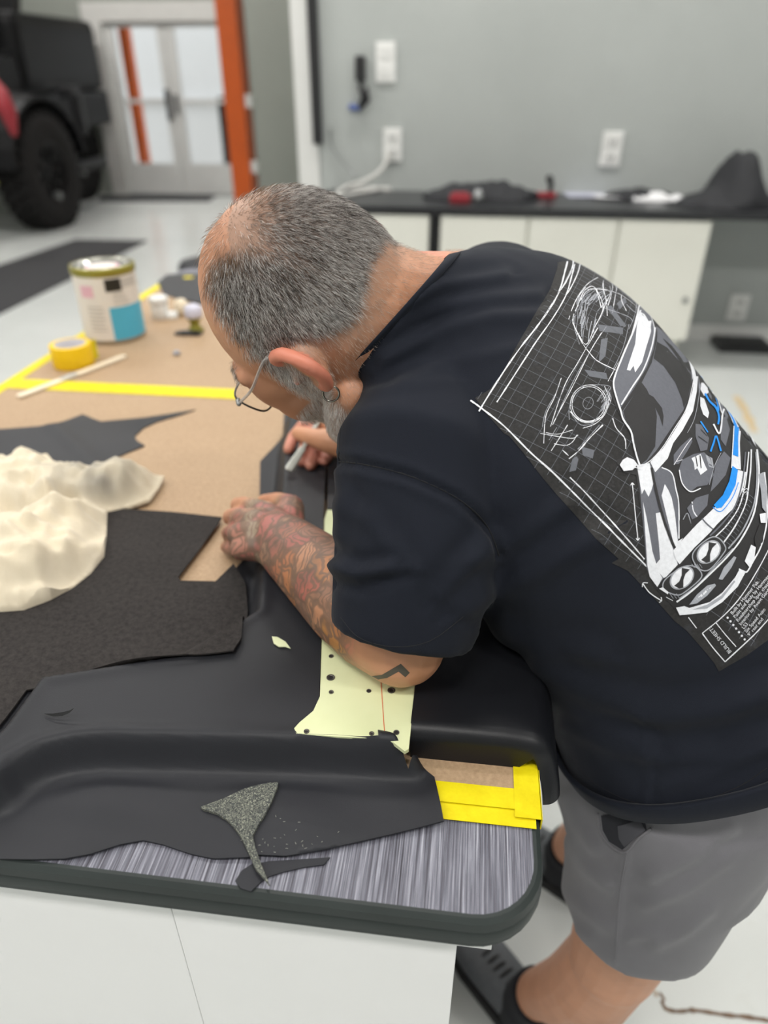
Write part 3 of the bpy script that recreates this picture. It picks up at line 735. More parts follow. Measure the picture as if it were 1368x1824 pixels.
# scraps
GS = pxpoly([(-60, 768), (0, 764), (95, 757), (147, 737), (166, 745), (180, 750), (260, 742), (348, 729), (318, 739), (280, 750), (256, 761), (240, 776), (243, 784), (258, 793), (225, 806), (203, 816), (193, 832), (190, 850), (150, 870), (-60, 880)], 1.006)
fa, fb = at(92, 757, 1.006), at(175, 830, 1.006)
def zgs(X, Y):
    d, s_ = segdist(X, Y, [tuple(fa[:2]), tuple(fb[:2])])
    return 1.0055 + 0.004 * np.exp(-(d / 0.012) ** 2) + 0.001 * fnoise(X, Y, 8, 1.2)
tag(sheet('vinyl_scrap', GS, zgs, 0.0015, M['vinyl'], None, 0.011), 'jagged dark grey vinyl scrap with a fold lying behind the cream rag', 'scrap')
FE = [(357, 1434), (400, 1420), (436, 1404), (470, 1394), (495, 1391), (495, 1400), (485, 1430), (472, 1455), (456, 1478), (450, 1488), (456, 1512), (466, 1540), (480, 1574), (470, 1562), (455, 1545), (442, 1515), (430, 1490), (418, 1474), (405, 1460), (385, 1446), (361, 1438)]
fm = NT('speckled_felt'); fm.set(Roughness=0.95)
v = fm.mapped((1, 1, 1)); f = fm.noise(420, 3, 0.7, dist=2.5); g = fm.noise(900, 2, 0.7)
fm.col(fm.mix(fm.ramp(f, [(0.50, (0, 0, 0, 1)), (0.58, (1, 1, 1, 1))]), fm.ramp(g, [(0.3, rgb(44, 47, 49)), (0.7, rgb(80, 83, 82))]), fm.ramp(g, [(0.35, rgb(116, 119, 106)), (0.7, rgb(172, 174, 158))])))
fm.bump(f, 0.8, 0.001); M['felt'] = fm.m
def zfelt(X, Y): return np.where(Y > 0.352, zbase(X, Y) + 0.0042, np.maximum(1.0062, zbase(X, Y) * 0 + 1.0062 + 0.0 * X))
tag(sheet('felt_scrap', pxpoly(FE, 1.0105), lambda X, Y: np.maximum(zbase(X, Y) + 0.0032, 1.007), 0.0028, M['felt'], None, 0.006), 'speckled grey green felt offcut with a long thin tail on the vinyl sheet', 'scrap')
ST = [(419, 1569), (430, 1551), (447, 1540), (480, 1534), (530, 1531), (588, 1527), (577, 1540), (540, 1545), (505, 1553), (480, 1561), (466, 1570), (447, 1588), (428, 1582)]
tag(sheet('vinyl_strip', pxpoly(ST, 1.002), lambda X, Y: 1.0022 + 0 * X, 0.0014, M['vinyl'], None, 0.006), 'thin curved strip of dark vinyl at the front table edge under the felt tail', 'scrap')
PS = [(484, 1130), (494, 1131), (508, 1139), (517, 1151), (508, 1148), (496, 1148), (487, 1142)]
tag(sheet('pale_scrap', pxpoly(PS, 1.04), lambda X, Y: zbase(X, Y) + 0.002, 0.001, M['fibreglass'], None, 0.004), 'tiny pale green curved scrap lying on the black vinyl near the forearm', 'scrap')
# fibres shed on the vinyl
M['fibre'] = plain('pale_fibre', rgb(190, 190, 176), 0.8)
m = MB(); r_ = random.Random(5)
for i in range(34):
    x, y = r_.gauss(505, 45), r_.gauss(1500, 16)
    if y > 1518: continue
    p = at(x, y, 1.007); p[2] = float(zbase(p[0], p[1])) + 0.0006; a = r_.uniform(0, pi); L = r_.uniform(0.0006, 0.0022)
    d = np.array([cos(a), sin(a), 0]) * L
    m.tube([p, p + d], 0.00012, 4)
o = m.build('loose_fibres', M['fibre']); o['kind'] = 'stuff'; o['label'] = 'pale loose fibres scattered over the vinyl beside the felt offcut'; o['category'] = 'fibres'

# cream rag
rag = NT('cream_cotton'); rag.set(Roughness=0.9); rag.b.inputs['Sheen Weight'].default_value = 0.2
f = rag.noise(16, 4, 0.6); ao = rag.attr('stain')
rag.col(rag.mix(ao.outputs['Fac'], rag.ramp(f, [(0.3, rgb(206, 193, 168)), (0.7, rgb(218, 207, 185))]), rgb(92, 92, 92)))
rag.bump(rag.noise(700, 2), 0.25, 0.0005); M['rag'] = rag.m
RG = pxpoly([(-70, 850), (0, 829), (45, 808), (82, 803), (100, 824), (180, 838), (240, 842), (291, 843), (283, 860), (265, 885), (225, 898), (190, 906), (188, 950), (184, 985), (160, 1015), (128, 1040), (85, 1063), (40, 1080), (0, 1083), (-70, 1085)], 1.018)
P, F, E = fill2d(RG, 0.0032)
X, Y = P[:, 0], P[:, 1]
d = np.min(np.hypot(X[:, None] - np.array(densify(RG, 0.004))[None, :, 0], Y[:, None] - np.array(densify(RG, 0.004))[None, :, 1]), axis=1)
w1 = fnoise(X, Y, 7, 1.1); w2 = fnoise(X, Y, 7, 8.3)
Xw, Yw = X + 0.035 * w1, Y + 0.035 * w2
H = 0.004 + 0.024 * sstep(0, 0.05, d); r_ = random.Random(12); edge_in = sstep(-0.004, 0.03, d)
for k_ in range(14):
    th = r_.uniform(0, pi); fq = r_.choice((10, 14, 20, 28, 38, 50)); ph = r_.uniform(0, 1)
    u_ = (X * cos(th) + Y * sin(th)) * fq + ph + 0.9 * fnoise(X, Y, 5, 3.0 + k_) + 0.12 * fnoise(X, Y, 22, 1.0 + k_)
    tri = np.abs((u_ % 1.0) - 0.5) * 2
    msk = np.clip(0.5 + 1.4 * fnoise(X, Y, 8, 20.0 + k_), 0, 1)
    H = H + (0.17 / fq) * (1 - tri) * msk * edge_in
for (l, h, w) in (([(0, 1035), (90, 1022), (170, 1008), (186, 985)], 0.012, 0.012), ([(150, 960), (215, 905), (285, 850)], 0.012, 0.014), ([(0, 870), (70, 850), (100, 905)], 0.018, 0.012), ([(60, 940), (120, 905), (190, 880)], 0.014, 0.012), ([(0, 940), (60, 985), (70, 1050)], 0.012, 0.012), ([(20, 895), (90, 892), (110, 880)], -0.026, 0.016), ([(200, 885), (212, 872)], -0.012, 0.01)):
    l2 = [tuple(at(x, y, 1.05)[:2]) for x, y in l]; dd, _ = segdist(X, Y, l2); H = H + h * np.exp(-(dd / w) ** 2)
H = np.maximum(H * 0.85, 0.005)
lift = np.column_stack([X, Y, 1.0085 + H]); lift[:, 2] += np.maximum(zbase(X, Y) - 1.0062, 0) * 0.9
low = np.column_stack([X, Y, 1.0082 + np.maximum(zbase(X, Y) - 1.0062, 0) * 0.9 + 0 * X])
n = len(P); cnt = {(a, b) for f_ in F for a, b in zip(f_, f_[1:] + f_[:1])}
o = MB().add(np.vstack([lift, low]), [f_ for f_ in F] + [tuple(i + n for i in f_[::-1]) for f_ in F] + [(b, a, a + n, b + n) for a, b in cnt if (b, a) not in cnt]).build('cotton_rag', M['rag'], None, True)
smooth_angle(o, 75)
st = o.data.attributes.new('stain', 'FLOAT', 'POINT')
def blob(x, y, r):
    c = at(x, y, 1.05); return np.exp(-(((X - c[0]) / r) ** 2 + ((Y - c[1]) / r) ** 2) ** 2)
sv = np.clip(blob(150, 845, 0.05) * 0.75 + blob(110, 832, 0.03) * 0.6 + blob(200, 842, 0.035) * 0.5 + blob(60, 890, 0.035) * 0.5, 0, 1) * np.clip(0.55 + 0.9 * fnoise(X, Y, 30, 2.0), 0, 1)  # grey stains; the last blob paints the shade of the left hollow
st.data.foreach_set('value', np.concatenate([sv, sv]).astype(np.float32))
tag(o, 'crumpled cream cotton rag with grey stains at the left table edge', 'rag')

# paint can
M['can_metal'] = plain('tin_metal', rgb(180, 180, 172), 0.25, 0.9, 0.06)
M['can_gold'] = plain('olive_gold_lacquer', rgb(150, 142, 60), 0.3, 0.5, 0.1)
M['label_white'] = plain('cream_paper_label', rgb(226, 219, 212), 0.5, var=0.02)
M['label_blue'] = plain('sky_blue_print', rgb(78, 176, 208), 0.45, var=0.04)
M['label_black'] = plain('black_print', rgb(34, 32, 26), 0.5)
M['label_grey'] = plain('grey_small_print', rgb(196, 190, 184), 0.5)
M['label_pink'] = plain('pink_print', rgb(226, 178, 192), 0.5)
CC = at(207, 598, HZ); CC[2] = HZ; CR, CHh = 0.070, 0.172
CAN = thing('paint_can', tuple(CC), 'round metal paint can with white label and sky blue panel at the table corner', 'can')
MB().lathe([(CR - 0.004, 0.0004), (CR, 0.003), (CR + 0.001, 0.006), (CR, 0.009), (CR, CHh - 0.012), (CR + 0.0015, CHh - 0.01), (CR + 0.0015, CHh - 0.004), (CR - 0.001, CHh), (CR - 0.006, CHh - 0.001), (CR - 0.008, CHh - 0.008)], CC, 64, cap=False).build('can_body', M['can_metal'], CAN, True)
MB().lathe([(CR + 0.0022, CHh - 0.016), (CR + 0.003, CHh - 0.012), (CR + 0.003, CHh - 0.003), (CR + 0.0018, CHh + 0.0006), (CR - 0.001, CHh + 0.0008)], CC, 64, cap=False).build('rim_ring', M['can_gold'], CAN, True)
lid = MB().lathe([(CR - 0.009, CHh - 0.01), (CR - 0.011, CHh - 0.001), (CR - 0.017, CHh - 0.001), (CR - 0.02, CHh - 0.007), (0.0005, CHh - 0.007)], CC, 64, cap=False).build('lid', M['can_metal'], CAN, True)
MB().lathe([(0.045, CHh - 0.0068), (0.045, CHh - 0.0062), (0.0005, CHh - 0.0062)], CC, 40, cap=False).build('lid_ring', M['label_black'], lid)
MB().lathe([(0.038, CHh - 0.0062), (0.031, CHh - 0.0056), (0.0005, CHh - 0.0056)], CC, 40, cap=False).build('lid_label', M['label_pink'], lid)
MB().lathe([(0.031, CHh - 0.0056), (0.031, CHh - 0.005), (0.0005, CHh - 0.005)], CC, 40, cap=False).build('lid_label', M['label_white'], lid)
def wrap(a0, a1, z0, z1, dr, name, mat, par):
    n = max(3, int(abs(a1 - a0) / 6)); A = np.radians(np.linspace(a0, a1, n + 1)); r = CR + dr
    vs = [CC + [r * cos(a), r * sin(a), z] for z in (z0, z1) for a in A]
    return MB().add(vs, [(i, i + 1, n + 1 + i + 1, n + 1 + i) for i in range(n)]).build(name, mat, par, True)
va = math.degrees(math.atan2(-CC[1], -CC[0]))            # direction from the can to the camera
lab = wrap(va - 179, va + 179, 0.010, CHh - 0.018, 0.0006, 'label', M['label_white'], CAN)
wrap(va - 3, va + 80, 0.010, 0.086, 0.0011, 'blue_panel', M['label_blue'], lab)
wrap(va - 3, va + 27, CHh - 0.05, CHh - 0.022, 0.0011, 'black_panel', M['label_black'], lab)
wrap(va + 28, va + 66, CHh - 0.045, CHh - 0.024, 0.0011, 'grey_panel', M['label_grey'], lab)
for i in range(7):
    wrap(va - 44, va - 12 - (i * 7 % 5), 0.032 + i * 0.009, 0.036 + i * 0.009, 0.0011, 'print_line', M['label_grey'], lab)
for i in range(3):
    wrap(va + 8, va + 40 - 6 * i, 0.092 + i * 0.01, 0.096 + i * 0.011, 0.0011, 'print_line', M['label_grey'], lab)
wrap(va - 52, va - 26, CHh - 0.062, CHh - 0.036, 0.0011, 'pink_panel', M['label_pink'], lab)
# tape roll
M['tape_orange'] = plain('yellow_tape_roll', rgb(238, 196, 8), 0.45, var=0.05, scale=60)
c = at(115, 662, HZ) + np.array([0.0, 0.045, 0]); c[2] = HZ
RT_ = thing('tape_roll', tuple(c), 'roll of yellow masking tape lying beside the paint can', 'tape')
MB().lathe([(0.033, 0.0005), (0.043, 0.0005), (0.0435, 0.002), (0.0435, 0.046), (0.043, 0.0475), (0.033, 0.0475), (0.033, 0.0005)], c, 48, cap=False).build('tape_winding', M['tape_orange'], RT_, True)
MB().lathe([(0.0315, 0.0005), (0.033, 0.0005), (0.033, 0.048), (0.0315, 0.048), (0.0315, 0.0005)], c, 48, cap=False).build('core', plain('grey_card_core', rgb(190, 186, 190), 0.7), RT_, True)
P = [c + np.array([0.0435 * cos(a), 0.0435 * sin(a), 0]) for a in np.linspace(1.2, 0.7, 6)] + [c + np.array([0.036, 0.038, 0]), c + np.array([0.034, 0.046, 0.0])]
m = MB(); k = len(P); m.add([p + [0, 0, 0.002] for p in P] + [p + [0, 0, 0.046] for p in P] + [p + [0.0008, 0.0006, 0.046] for p in P], [(i, i + 1, k + i + 1, k + i) for i in range(k - 1)] + [(k + i, k + i + 1, 2 * k + i + 1, 2 * k + i) for i in range(k - 1)])
m.build('loose_end', M['tape'], RT_)
# paint paddle
M['wood'] = plain('pale_stir_wood', rgb(228, 214, 190), 0.6, var=0.06, scale=30)
a, b = at(36, 706, 1.006), at(224, 634, 1.006)
ux = nrm(b - a); L = np.linalg.norm(b - a); mm = Matrix.Translation(Vector(a) + Vector((0, 0, 0.0))) @ Matrix.Rotation(math.atan2(ux[1], ux[0]), 4, 'Z')
mm.translation.z = HZ + 0.0012
m = MB()
hw = 0.0085
out = [(0, -hw), (L * 0.95, -hw), (L * 0.98, -hw * 0.8), (L, 0), (L * 0.98, hw * 0.8), (L * 0.95, hw), (0, hw), (-0.004, hw * 0.6), (-0.005, 0), (-0.004, -hw * 0.6)]
k = len(out)
vs = [mm @ Vector((x, y, z)) for z in (0.0004, 0.0044) for x, y in out]
m.add(vs, [tuple(range(k))[::-1], tuple(range(k, 2 * k))] + [(i, (i + 1) % k, k + (i + 1) % k, k + i) for i in range(k)])
STK = thing('stir_stick', tuple(mm.translation), 'pale wooden stir stick lying in front of the yellow tape roll', 'stick')
m.build('stick', M['wood'], STK)
MB().box((L * 0.36, -hw * 0.95, 0.0046), (L * 0.5, hw * 0.95, 0.0056), mm, bev=0.0004).build('paint_smear', plain('grey_dried_paint', rgb(176, 178, 176), 0.5, var=0.15, scale=90), STK)
# small things near the far end
def pot(x, y, prof, name, label, cat, mat, parts=()):
    c = at(x, y, HZ); t = thing(name, tuple(c), label, cat)
    MB().lathe(prof, c, 24).build('body', mat, t, True)
    for nm, pr, mt in parts: MB().lathe(pr, c, 24).build(nm, mt, t, True)
pot(287, 566, [(0.021, 0), (0.0225, 0.003), (0.0225, 0.034), (0.02, 0.038)], 'plastic_pot', 'small white plastic pot with lid beside the paint can', 'pot', M['white_plastic'], [('lid', [(0.024, 0.0382), (0.0245, 0.04), (0.0245, 0.053), (0.023, 0.055), (0.001, 0.0555)], M['white_plastic'])])
pot(306, 566, [(0.016, 0), (0.017, 0.002), (0.017, 0.014), (0.001, 0.015)], 'bottle_cap', 'white bottle cap lying right of the plastic pot', 'cap', M['white_plastic'])
pot(325, 560, [(0.012, 0), (0.018, 0.008), (0.02, 0.018), (0.018, 0.03), (0.01, 0.04), (0.001, 0.042)], 'wooden_knob', 'cream rounded knob between the white pot and the head', 'knob', M['wood'])
pot(349, 590, [(0.02, 0), (0.021, 0.004), (0.012, 0.014), (0.011, 0.022), (0.02, 0.036), (0.02, 0.05), (0.012, 0.056), (0.001, 0.057)], 'small_brush', 'small brass and white knobbed tool by the forehead', 'tool', M['can_gold'], [('head', [(0.0201, 0.036), (0.0215, 0.04), (0.0215, 0.06), (0.012, 0.066), (0.001, 0.067)], plain('lavender_white', rgb(206, 204, 220), 0.4))])
c = at(338, 596, HZ); tag(MB().box(c + [-0.035, -0.012, 0.0005], c + [0.03, 0.012, 0.006], bev=0.002).box(c + [-0.02, -0.008, 0.006], c + [0.02, 0.008, 0.009], bev=0.001).build('blade_case', M['black_plastic']), 'flat black case lying under the brass knobbed tool', 'case')
c = at(315, 632, HZ); tag(MB().lathe([(0.006, 0), (0.0085, 0.003), (0.008, 0.007), (0.003, 0.010), (0.0005, 0.0102)], c, 14).build('glue_blob', plain('grey_blue_plastic', rgb(150, 152, 162), 0.5), None, True), 'tiny grey blue plug lying on the brown board', 'plug')
DS = pxpoly([(281, 503), (297, 490), (330, 486), (420, 486), (420, 545), (350, 540), (318, 533), (290, 522)], 1.006)
tag(sheet('vinyl_piece', DS, lambda X, Y: 1.0062 + 0.002 * np.sin(X * 30), 0.0016, M['vinyl'], None, 0.014), 'dark grey vinyl piece on the far end of the table behind the head', 'scrap')
# stool beyond the table
sc = at(372, 470, 0.62); sc[2] = 0
ST_ = thing('work_stool', (sc[0], sc[1], 0), 'black padded stool standing beyond the far end of the table', 'stool')
MB().lathe([(0.15, 0.56), (0.17, 0.575), (0.175, 0.61), (0.16, 0.635), (0.001, 0.64)], (sc[0], sc[1], 0), 28).build('seat', M['vinyl'], ST_, True)
MB().tube([(sc[0], sc[1], 0.1), (sc[0], sc[1], 0.56)], 0.025, 12).build('column', M['grey_metal'], ST_)
for k in range(5):
    a = 2 * pi * k / 5 + 0.3
    MB().tube([(sc[0], sc[1], 0.11), (sc[0] + 0.24 * cos(a), sc[1] + 0.24 * sin(a), 0.07)], [0.02, 0.014], 8).build('leg', M['black_metal'], ST_)
    MB().lathe([(0.028, -0.012), (0.03, 0), (0.028, 0.012)], n=14, M=Matrix.Translation((sc[0] + 0.24 * cos(a), sc[1] + 0.24 * sin(a), 0.031)) @ Matrix.Rotation(pi / 2, 4, 'X')).build('castor', M['black_plastic'], ST_)
# ------------------------------------------------------------------ the man
def cam3(p):                                             # camera-frame metres (right, down, forward) -> room
    return CP + RT * p[0] - UP * p[1] + FW * p[2]
def cvec0(v): return RT * v[0] - UP * v[1] + FW * v[2]
def flatp(X, d, drop):                                   # along camera right / straight ahead on the floor plan / below the eye
    return np.array([X * cos(CAM_YAW) - d * sin(CAM_YAW), X * sin(CAM_YAW) + d * cos(CAM_YAW), CAM_H - drop])
def remesh(mb, name, vox, smooth=6):
    me = mb.mesh(name + '_raw'); o = bpy.data.objects.new('tmp', me); COL.objects.link(o)
    md = o.modifiers.new('r', 'REMESH'); md.mode = 'VOXEL'; md.voxel_size = vox; md.use_smooth_shade = True
    if smooth:
        sm = o.modifiers.new('s', 'SMOOTH'); sm.iterations = smooth; sm.factor = 0.5
    dg = bpy.context.evaluated_depsgraph_get()
    out = bpy.data.meshes.new_from_object(o.evaluated_get(dg)); out.name = name
    bpy.data.objects.remove(o); bpy.data.meshes.remove(me)
    out.polygons.foreach_set('use_smooth', [True] * len(out.polygons)); out.update()
    return out
def getv(me):
    a = np.empty(len(me.vertices) * 3, np.float32); me.vertices.foreach_get('co', a); return a.reshape(-1, 3).astype(float)
def setv(me, a):
    me.vertices.foreach_set('co', np.asarray(a, np.float32).ravel()); me.update()
def getn(me):
    a = np.empty(len(me.vertices) * 3, np.float32); me.vertices.foreach_get('normal', a); return a.reshape(-1, 3).astype(float)
def bvh_of(me):
    return BVHTree.FromPolygons([v.co for v in me.vertices], [tuple(p.vertices) for p in me.polygons])
def proj(P):
    v = np.asarray(P) - CP; z = v @ FW
    return 684 + FPX * (v @ RT) / z, 912 - FPX * (v @ UP) / z, z

MAN = thing('person', (0.30, 0.72, 0.0), 'man in black t-shirt and grey shorts bending over the table on his tattooed arm', 'person')

# --- head frame
HS = 1.05
HO = cam3((-0.0635, -0.199, 0.722))
HL, HF, HU = cdir(-0.194, 0.742, -0.641), cdir(-0.664, 0.382, 0.643), cdir(-0.722, -0.551, -0.419)
HTURN = radians(9)                                       # face turned a little further from the camera
HF, HL = HF * cos(HTURN) - HL * sin(HTURN), HL * cos(HTURN) + HF * sin(HTURN)
def hd(l, f, u): return HO + HS * (HL * l + HF * f + HU * u)
def hloc(P):
    v = (np.asarray(P) - HO) / HS; return np.column_stack([v @ HL, v @ HF, v @ HU])
def ell(c, a, n=20):
    """ellipsoid in the head frame"""
    R = []
    for i in range(1, n):
        t = pi * i / n - pi / 2
        R.append([hd(c[0] + a[0] * cos(t) * cos(q), c[1] + a[1] * cos(t) * sin(q), c[2] + a[2] * sin(t)) for q in np.linspace(0, 2 * pi, 24, endpoint=False)])
    return R
B = MB()
B.rings(ell((0, -0.002, 0.020), (0.080, 0.102, 0.106)))
B.rings(ell((0, 0.036, -0.03), (0.064, 0.062, 0.085)))
B.rings(ell((0, 0.018, -0.055), (0.062, 0.06, 0.052)))
for s in (-1, 1):
    B.tube([hd(s * 0.058, -0.005, -0.06), hd(s * 0.052, 0.03, -0.085), hd(s * 0.02, 0.072, -0.105), hd(0, 0.08, -0.107)], [0.026, 0.025, 0.023, 0.023], 12, round_=True)
    B.rings(ell((s * 0.046, 0.056, -0.032), (0.026, 0.028, 0.034), 12))
    B.tube([hd(s * 0.062, 0.066, 0.018), hd(s * 0.04, 0.085, 0.024), hd(s * 0.012, 0.092, 0.02)], [0.012, 0.012, 0.010], 10, round_=True)
    B.rings(ell((s * 0.054, 0.056, -0.006), (0.020, 0.030, 0.036), 12))
    B.tube([hd(s * 0.03, 0.088, -0.068), hd(s * 0.015, 0.098, -0.066), hd(0, 0.1, -0.066)], [0.006, 0.008, 0.008], 8, round_=True)
    B.tube([hd(s * 0.024, 0.09, -0.076), hd(s * 0.012, 0.098, -0.078), hd(0, 0.1, -0.078)], [0.006, 0.008, 0.008], 8, round_=True)
    B.rings(ell((s * 0.012, 0.102, -0.042), (0.011, 0.012, 0.010), 8))
    # ear: helix roll, lobe, bowl
    E_ = [(0.075, 0.006, 0.012), (0.083, 0.006, 0.027), (0.089, -0.004, 0.036), (0.094, -0.018, 0.034), (0.098, -0.030, 0.020), (0.098, -0.034, 0.002), (0.093, -0.029, -0.018), (0.086, -0.019, -0.034), (0.081, -0.010, -0.043), (0.077, -0.003, -0.040), (0.073, 0.001, -0.028)]
    E_ = [(a, b - 0.010, -0.004 + 0.66 * (c + 0.006)) for a, b, c in E_]
    B.tube(catmull([hd(s * a, b, c) for a, b, c in E_], 4), [0.0052 + 0.0018 * min(1, i / 12) for i in range(41)], 10, round_=True)
    A_ = [(0.083, -0.008, 0.012), (0.088, -0.021, 0.010), (0.088, -0.024, 0.0), (0.083, -0.017, -0.011), (0.078, -0.008, -0.017)]
    B.tube(catmull([hd(s * a, b, c) for a, b, c in [(a, b - 0.010, c) for a, b, c in A_]], 4), 0.0042, 8, round_=True)
    B.rings(ell((s * 0.078, -0.024, -0.002), (0.007, 0.016, 0.022), 10))
    B.tube([hd(s * 0.076, 0.004, -0.004), hd(s * 0.08, 0.003, -0.010)], 0.005, 8, round_=True)
B.tube([hd(0, 0.096, 0.018), hd(0, 0.106, 0.0), hd(0, 0.107, -0.03), hd(0, 0.106, -0.042)], [0.008, 0.009, 0.011, 0.011], 12, round_=True)
# neck
NB = cam3((0.062, -0.216, 0.785)); NM = cam3((0.024, -0.205, 0.758))
B.tube([hd(0, -0.03, -0.012), NM + UP * 0.004, NB + UP * 0.004, cam3((0.10, -0.185, 0.79))], [0.072, 0.066, 0.070, 0.080], 24, round_=True)
B.tube([hd(0, 0.03, -0.07), cam3((-0.01, -0.165, 0.78)), cam3((0.05, -0.16, 0.80))], [0.04, 0.05, 0.06], 16, round_=True)
# --- joints
SL = cam3((0.004, -0.050, 0.665)); EL = cam3((0.017, 0.127, 0.690))
SR = cam3((0.150, -0.268, 0.93))
WL = at(497, 960, 1.066); WL_back = WL
ER = flatp(0.25, 1.11, 0.44); WR = at(632, 778, 1.085)
PEL = cam3((0.345, 0.165, 0.82))
# slim trunk under the shirt, so the figure is one body
B.tube([NB, cam3((0.10, -0.17, 0.79)), cam3((0.20, -0.06, 0.80)), cam3((0.31, 0.09, 0.82)), PEL], [0.06, 0.085, 0.11, 0.105, 0.075], 24, round_=True)
B.tube([SL + cvec0((0.024, 0.01, 0.006)), cam3((0.085, -0.19, 0.785)), SR], [0.04, 0.06, 0.05], 16, round_=True)
# arms
def arm(S_, E_, W_, w0=1.0):
    m1 = S_ * 0.5 + E_ * 0.5; B.tube([S_, m1, E_], [0.040 * w0, 0.048 * w0, 0.043 * w0], 20, round_=True)
    d = W_ - E_
    B.tube([E_, E_ + d * 0.16, E_ + d * 0.36, E_ + d * 0.7, W_], [0.043 * w0, 0.050 * w0, 0.051 * w0, 0.043 * w0, 0.036 * w0], 20, round_=True)
arm(SL + cvec0((0.024, 0.01, 0.006)), EL, WL); arm(SR, ER, WR)
# left hand: palm down, fist closed on the hide, knuckles to the left
def chain(P, r, n=10): B.tube(P, r, n, round_=True)
kn = [at(446, 905, 1.064), at(430, 925, 1.068), at(424, 952, 1.064), at(430, 978, 1.056)]
cw = [WL + np.array([-0.005, 0.022, 0.002]), WL + np.array([-0.008, 0.008, 0.004]), WL + np.array([-0.008, -0.008, 0.003]), WL + np.array([-0.005, -0.020, 0.0])]
for i, (a, b) in enumerate(zip(cw, kn)):
    chain([a, a * 0.5 + b * 0.5 + np.array([0, 0, 0.004]), b], [0.022, 0.0195, 0.0145], 12)
pip = [at(424, 900, 1.036), at(411, 921, 1.038), at(408, 950, 1.036), at(414, 977, 1.032)]
tipl = [at(446, 912, 1.018), at(440, 938, 1.017), at(436, 962, 1.018), at(402, 974, 1.014)]
dip = [at(428, 906, 1.019), at(420, 930, 1.018), at(416, 955, 1.018), at(406, 976, 1.021)]
for k_, p_, d_, t_, r_ in zip(kn, pip, dip, tipl, (0.0115, 0.0118, 0.011, 0.0095)):
    chain([k_, k_ * 0.5 + p_ * 0.5 + np.array([0, 0, 0.003]), p_, d_, t_], [r_ * 1.12, r_ * 1.02, r_, r_ * 0.92, r_ * 0.82], 10)
chain([WL + np.array([0.002, 0.024, -0.006]), at(516, 905, 1.055), at(494, 894, 1.040), at(470, 893, 1.024)], [0.024, 0.020, 0.014, 0.0105], 12)
# right hand: pen grip on the knife, seen from the thumb side
kr = [at(566, 752, 1.078), at(574, 738, 1.082), at(590, 735, 1.078), at(604, 742, 1.07)]
for i, b in enumerate(kr):
    a = WR + np.array([0, 0.018 - 0.012 * i, 0.004]); chain([a, a * 0.5 + b * 0.5, b], [0.023, 0.02, 0.0145], 12)
fr = [([kr[0], at(541, 757, 1.072), at(522, 780, 1.052), at(514, 800, 1.042)], 0.0105),
      ([kr[1], at(552, 776, 1.062), at(540, 808, 1.046), at(538, 822, 1.041)], 0.0108),
      ([kr[2], at(572, 780, 1.056), at(560, 815, 1.043), at(553, 830, 1.040)], 0.0102),
      ([kr[3], at(592, 790, 1.052), at(585, 812, 1.043), at(578, 822, 1.041)], 0.0092)]
for P, r in fr: chain(P, [r * 1.15, r * 1.05, r, r * 0.86], 10)
chain([WR + np.array([-0.005, -0.02, -0.004]), at(588, 786, 1.082), at(560, 780, 1.080), at(532, 772, 1.072)], [0.024, 0.02, 0.0145, 0.0115], 12)
# legs
HPL, KNL, ANL = flatp(0.335, 0.505, 0.63), flatp(0.318, 0.515, 1.05), flatp(0.268, 0.640, 1.445)
HPR, KNR, ANR = flatp(0.36, 0.70, 0.63), flatp(0.385, 0.77, 1.05), flatp(0.40, 0.93, 1.445)
FD = [None, None]
for i, (h, k, a) in enumerate(((HPL, KNL, ANL), (HPR, KNR, ANR))):
    B.tube([PEL * 0.6 + h * 0.4, h, h * 0.5 + k * 0.5, k], [0.06, 0.074, 0.076, 0.060], 22, round_=True)
    back = np.array([0.012, -0.012, 0])
    B.tube([k, k * 0.7 + a * 0.3 + back, k * 0.45 + a * 0.55 + back, k * 0.15 + a * 0.85, a + [0, 0, -0.02]], [0.058, 0.063, 0.056, 0.040, 0.038], 20, round_=True)
    toe = (at(842, 1682, 0.03) if i == 0 else ANR + np.array([-0.14, 0.10, 0])); toe[2] = 0.035
    FD[i] = nrm((toe - a) * np.array([1, 1, 0]))
    f = FD[i]; g = np.array([a[0], a[1], 0])
    B.tube([g - f * 0.035 + [0, 0, 0.05], g + f * 0.05 + [0, 0, 0.052], g + f * 0.13 + [0, 0, 0.038], g + f * 0.17 + [0, 0, 0.036]], [0.030, 0.028, 0.022, 0.016], 14, round_=True)
body_me = remesh(B, 'body', 0.0026, 5)
BV = getv(body_me)
# colour of the skin itself, point by point
h = hq = hloc(BV); inh = (np.linalg.norm(h - [0, 0, 0.0], axis=1) < 0.19)
def nz(P, s, o=0.0):
    return np.array([noise.noise((p[0] * s + o, p[1] * s, p[2] * s - o)) for p in P])
n1 = nz(BV, 22); n2 = nz(BV, 70, 3.0)
base = np.array([0.57, 0.275, 0.158])
colr = np.tile(base, (len(BV), 1)) * (1 + 0.10 * n1 + 0.06 * n2)[:, None]
def tint(mask, c, k=1.0):
    global colr
    w = np.clip(mask, 0, 1)[:, None] * k; colr = colr * (1 - w) + np.array(c) * w
near = lambda p, r: np.exp(-(np.linalg.norm(BV - p, axis=1) / r) ** 4)
earm = inh & (np.abs(h[:, 0]) > 0.0835) & (h[:, 2] < 0.05) & (h[:, 2] > -0.06) & (h[:, 1] < 0.02)
tint(earm * 1.0, (0.70, 0.23, 0.155), 0.85)
tint(inh * sstep(0.04, 0.09, h[:, 1]) * 1.0, (0.44, 0.20, 0.125), 0.5)
tint(inh * sstep(0.0, -0.05, h[:, 1]) * sstep(-0.02, -0.07, h[:, 2]), (0.56, 0.27, 0.17), 0.6)
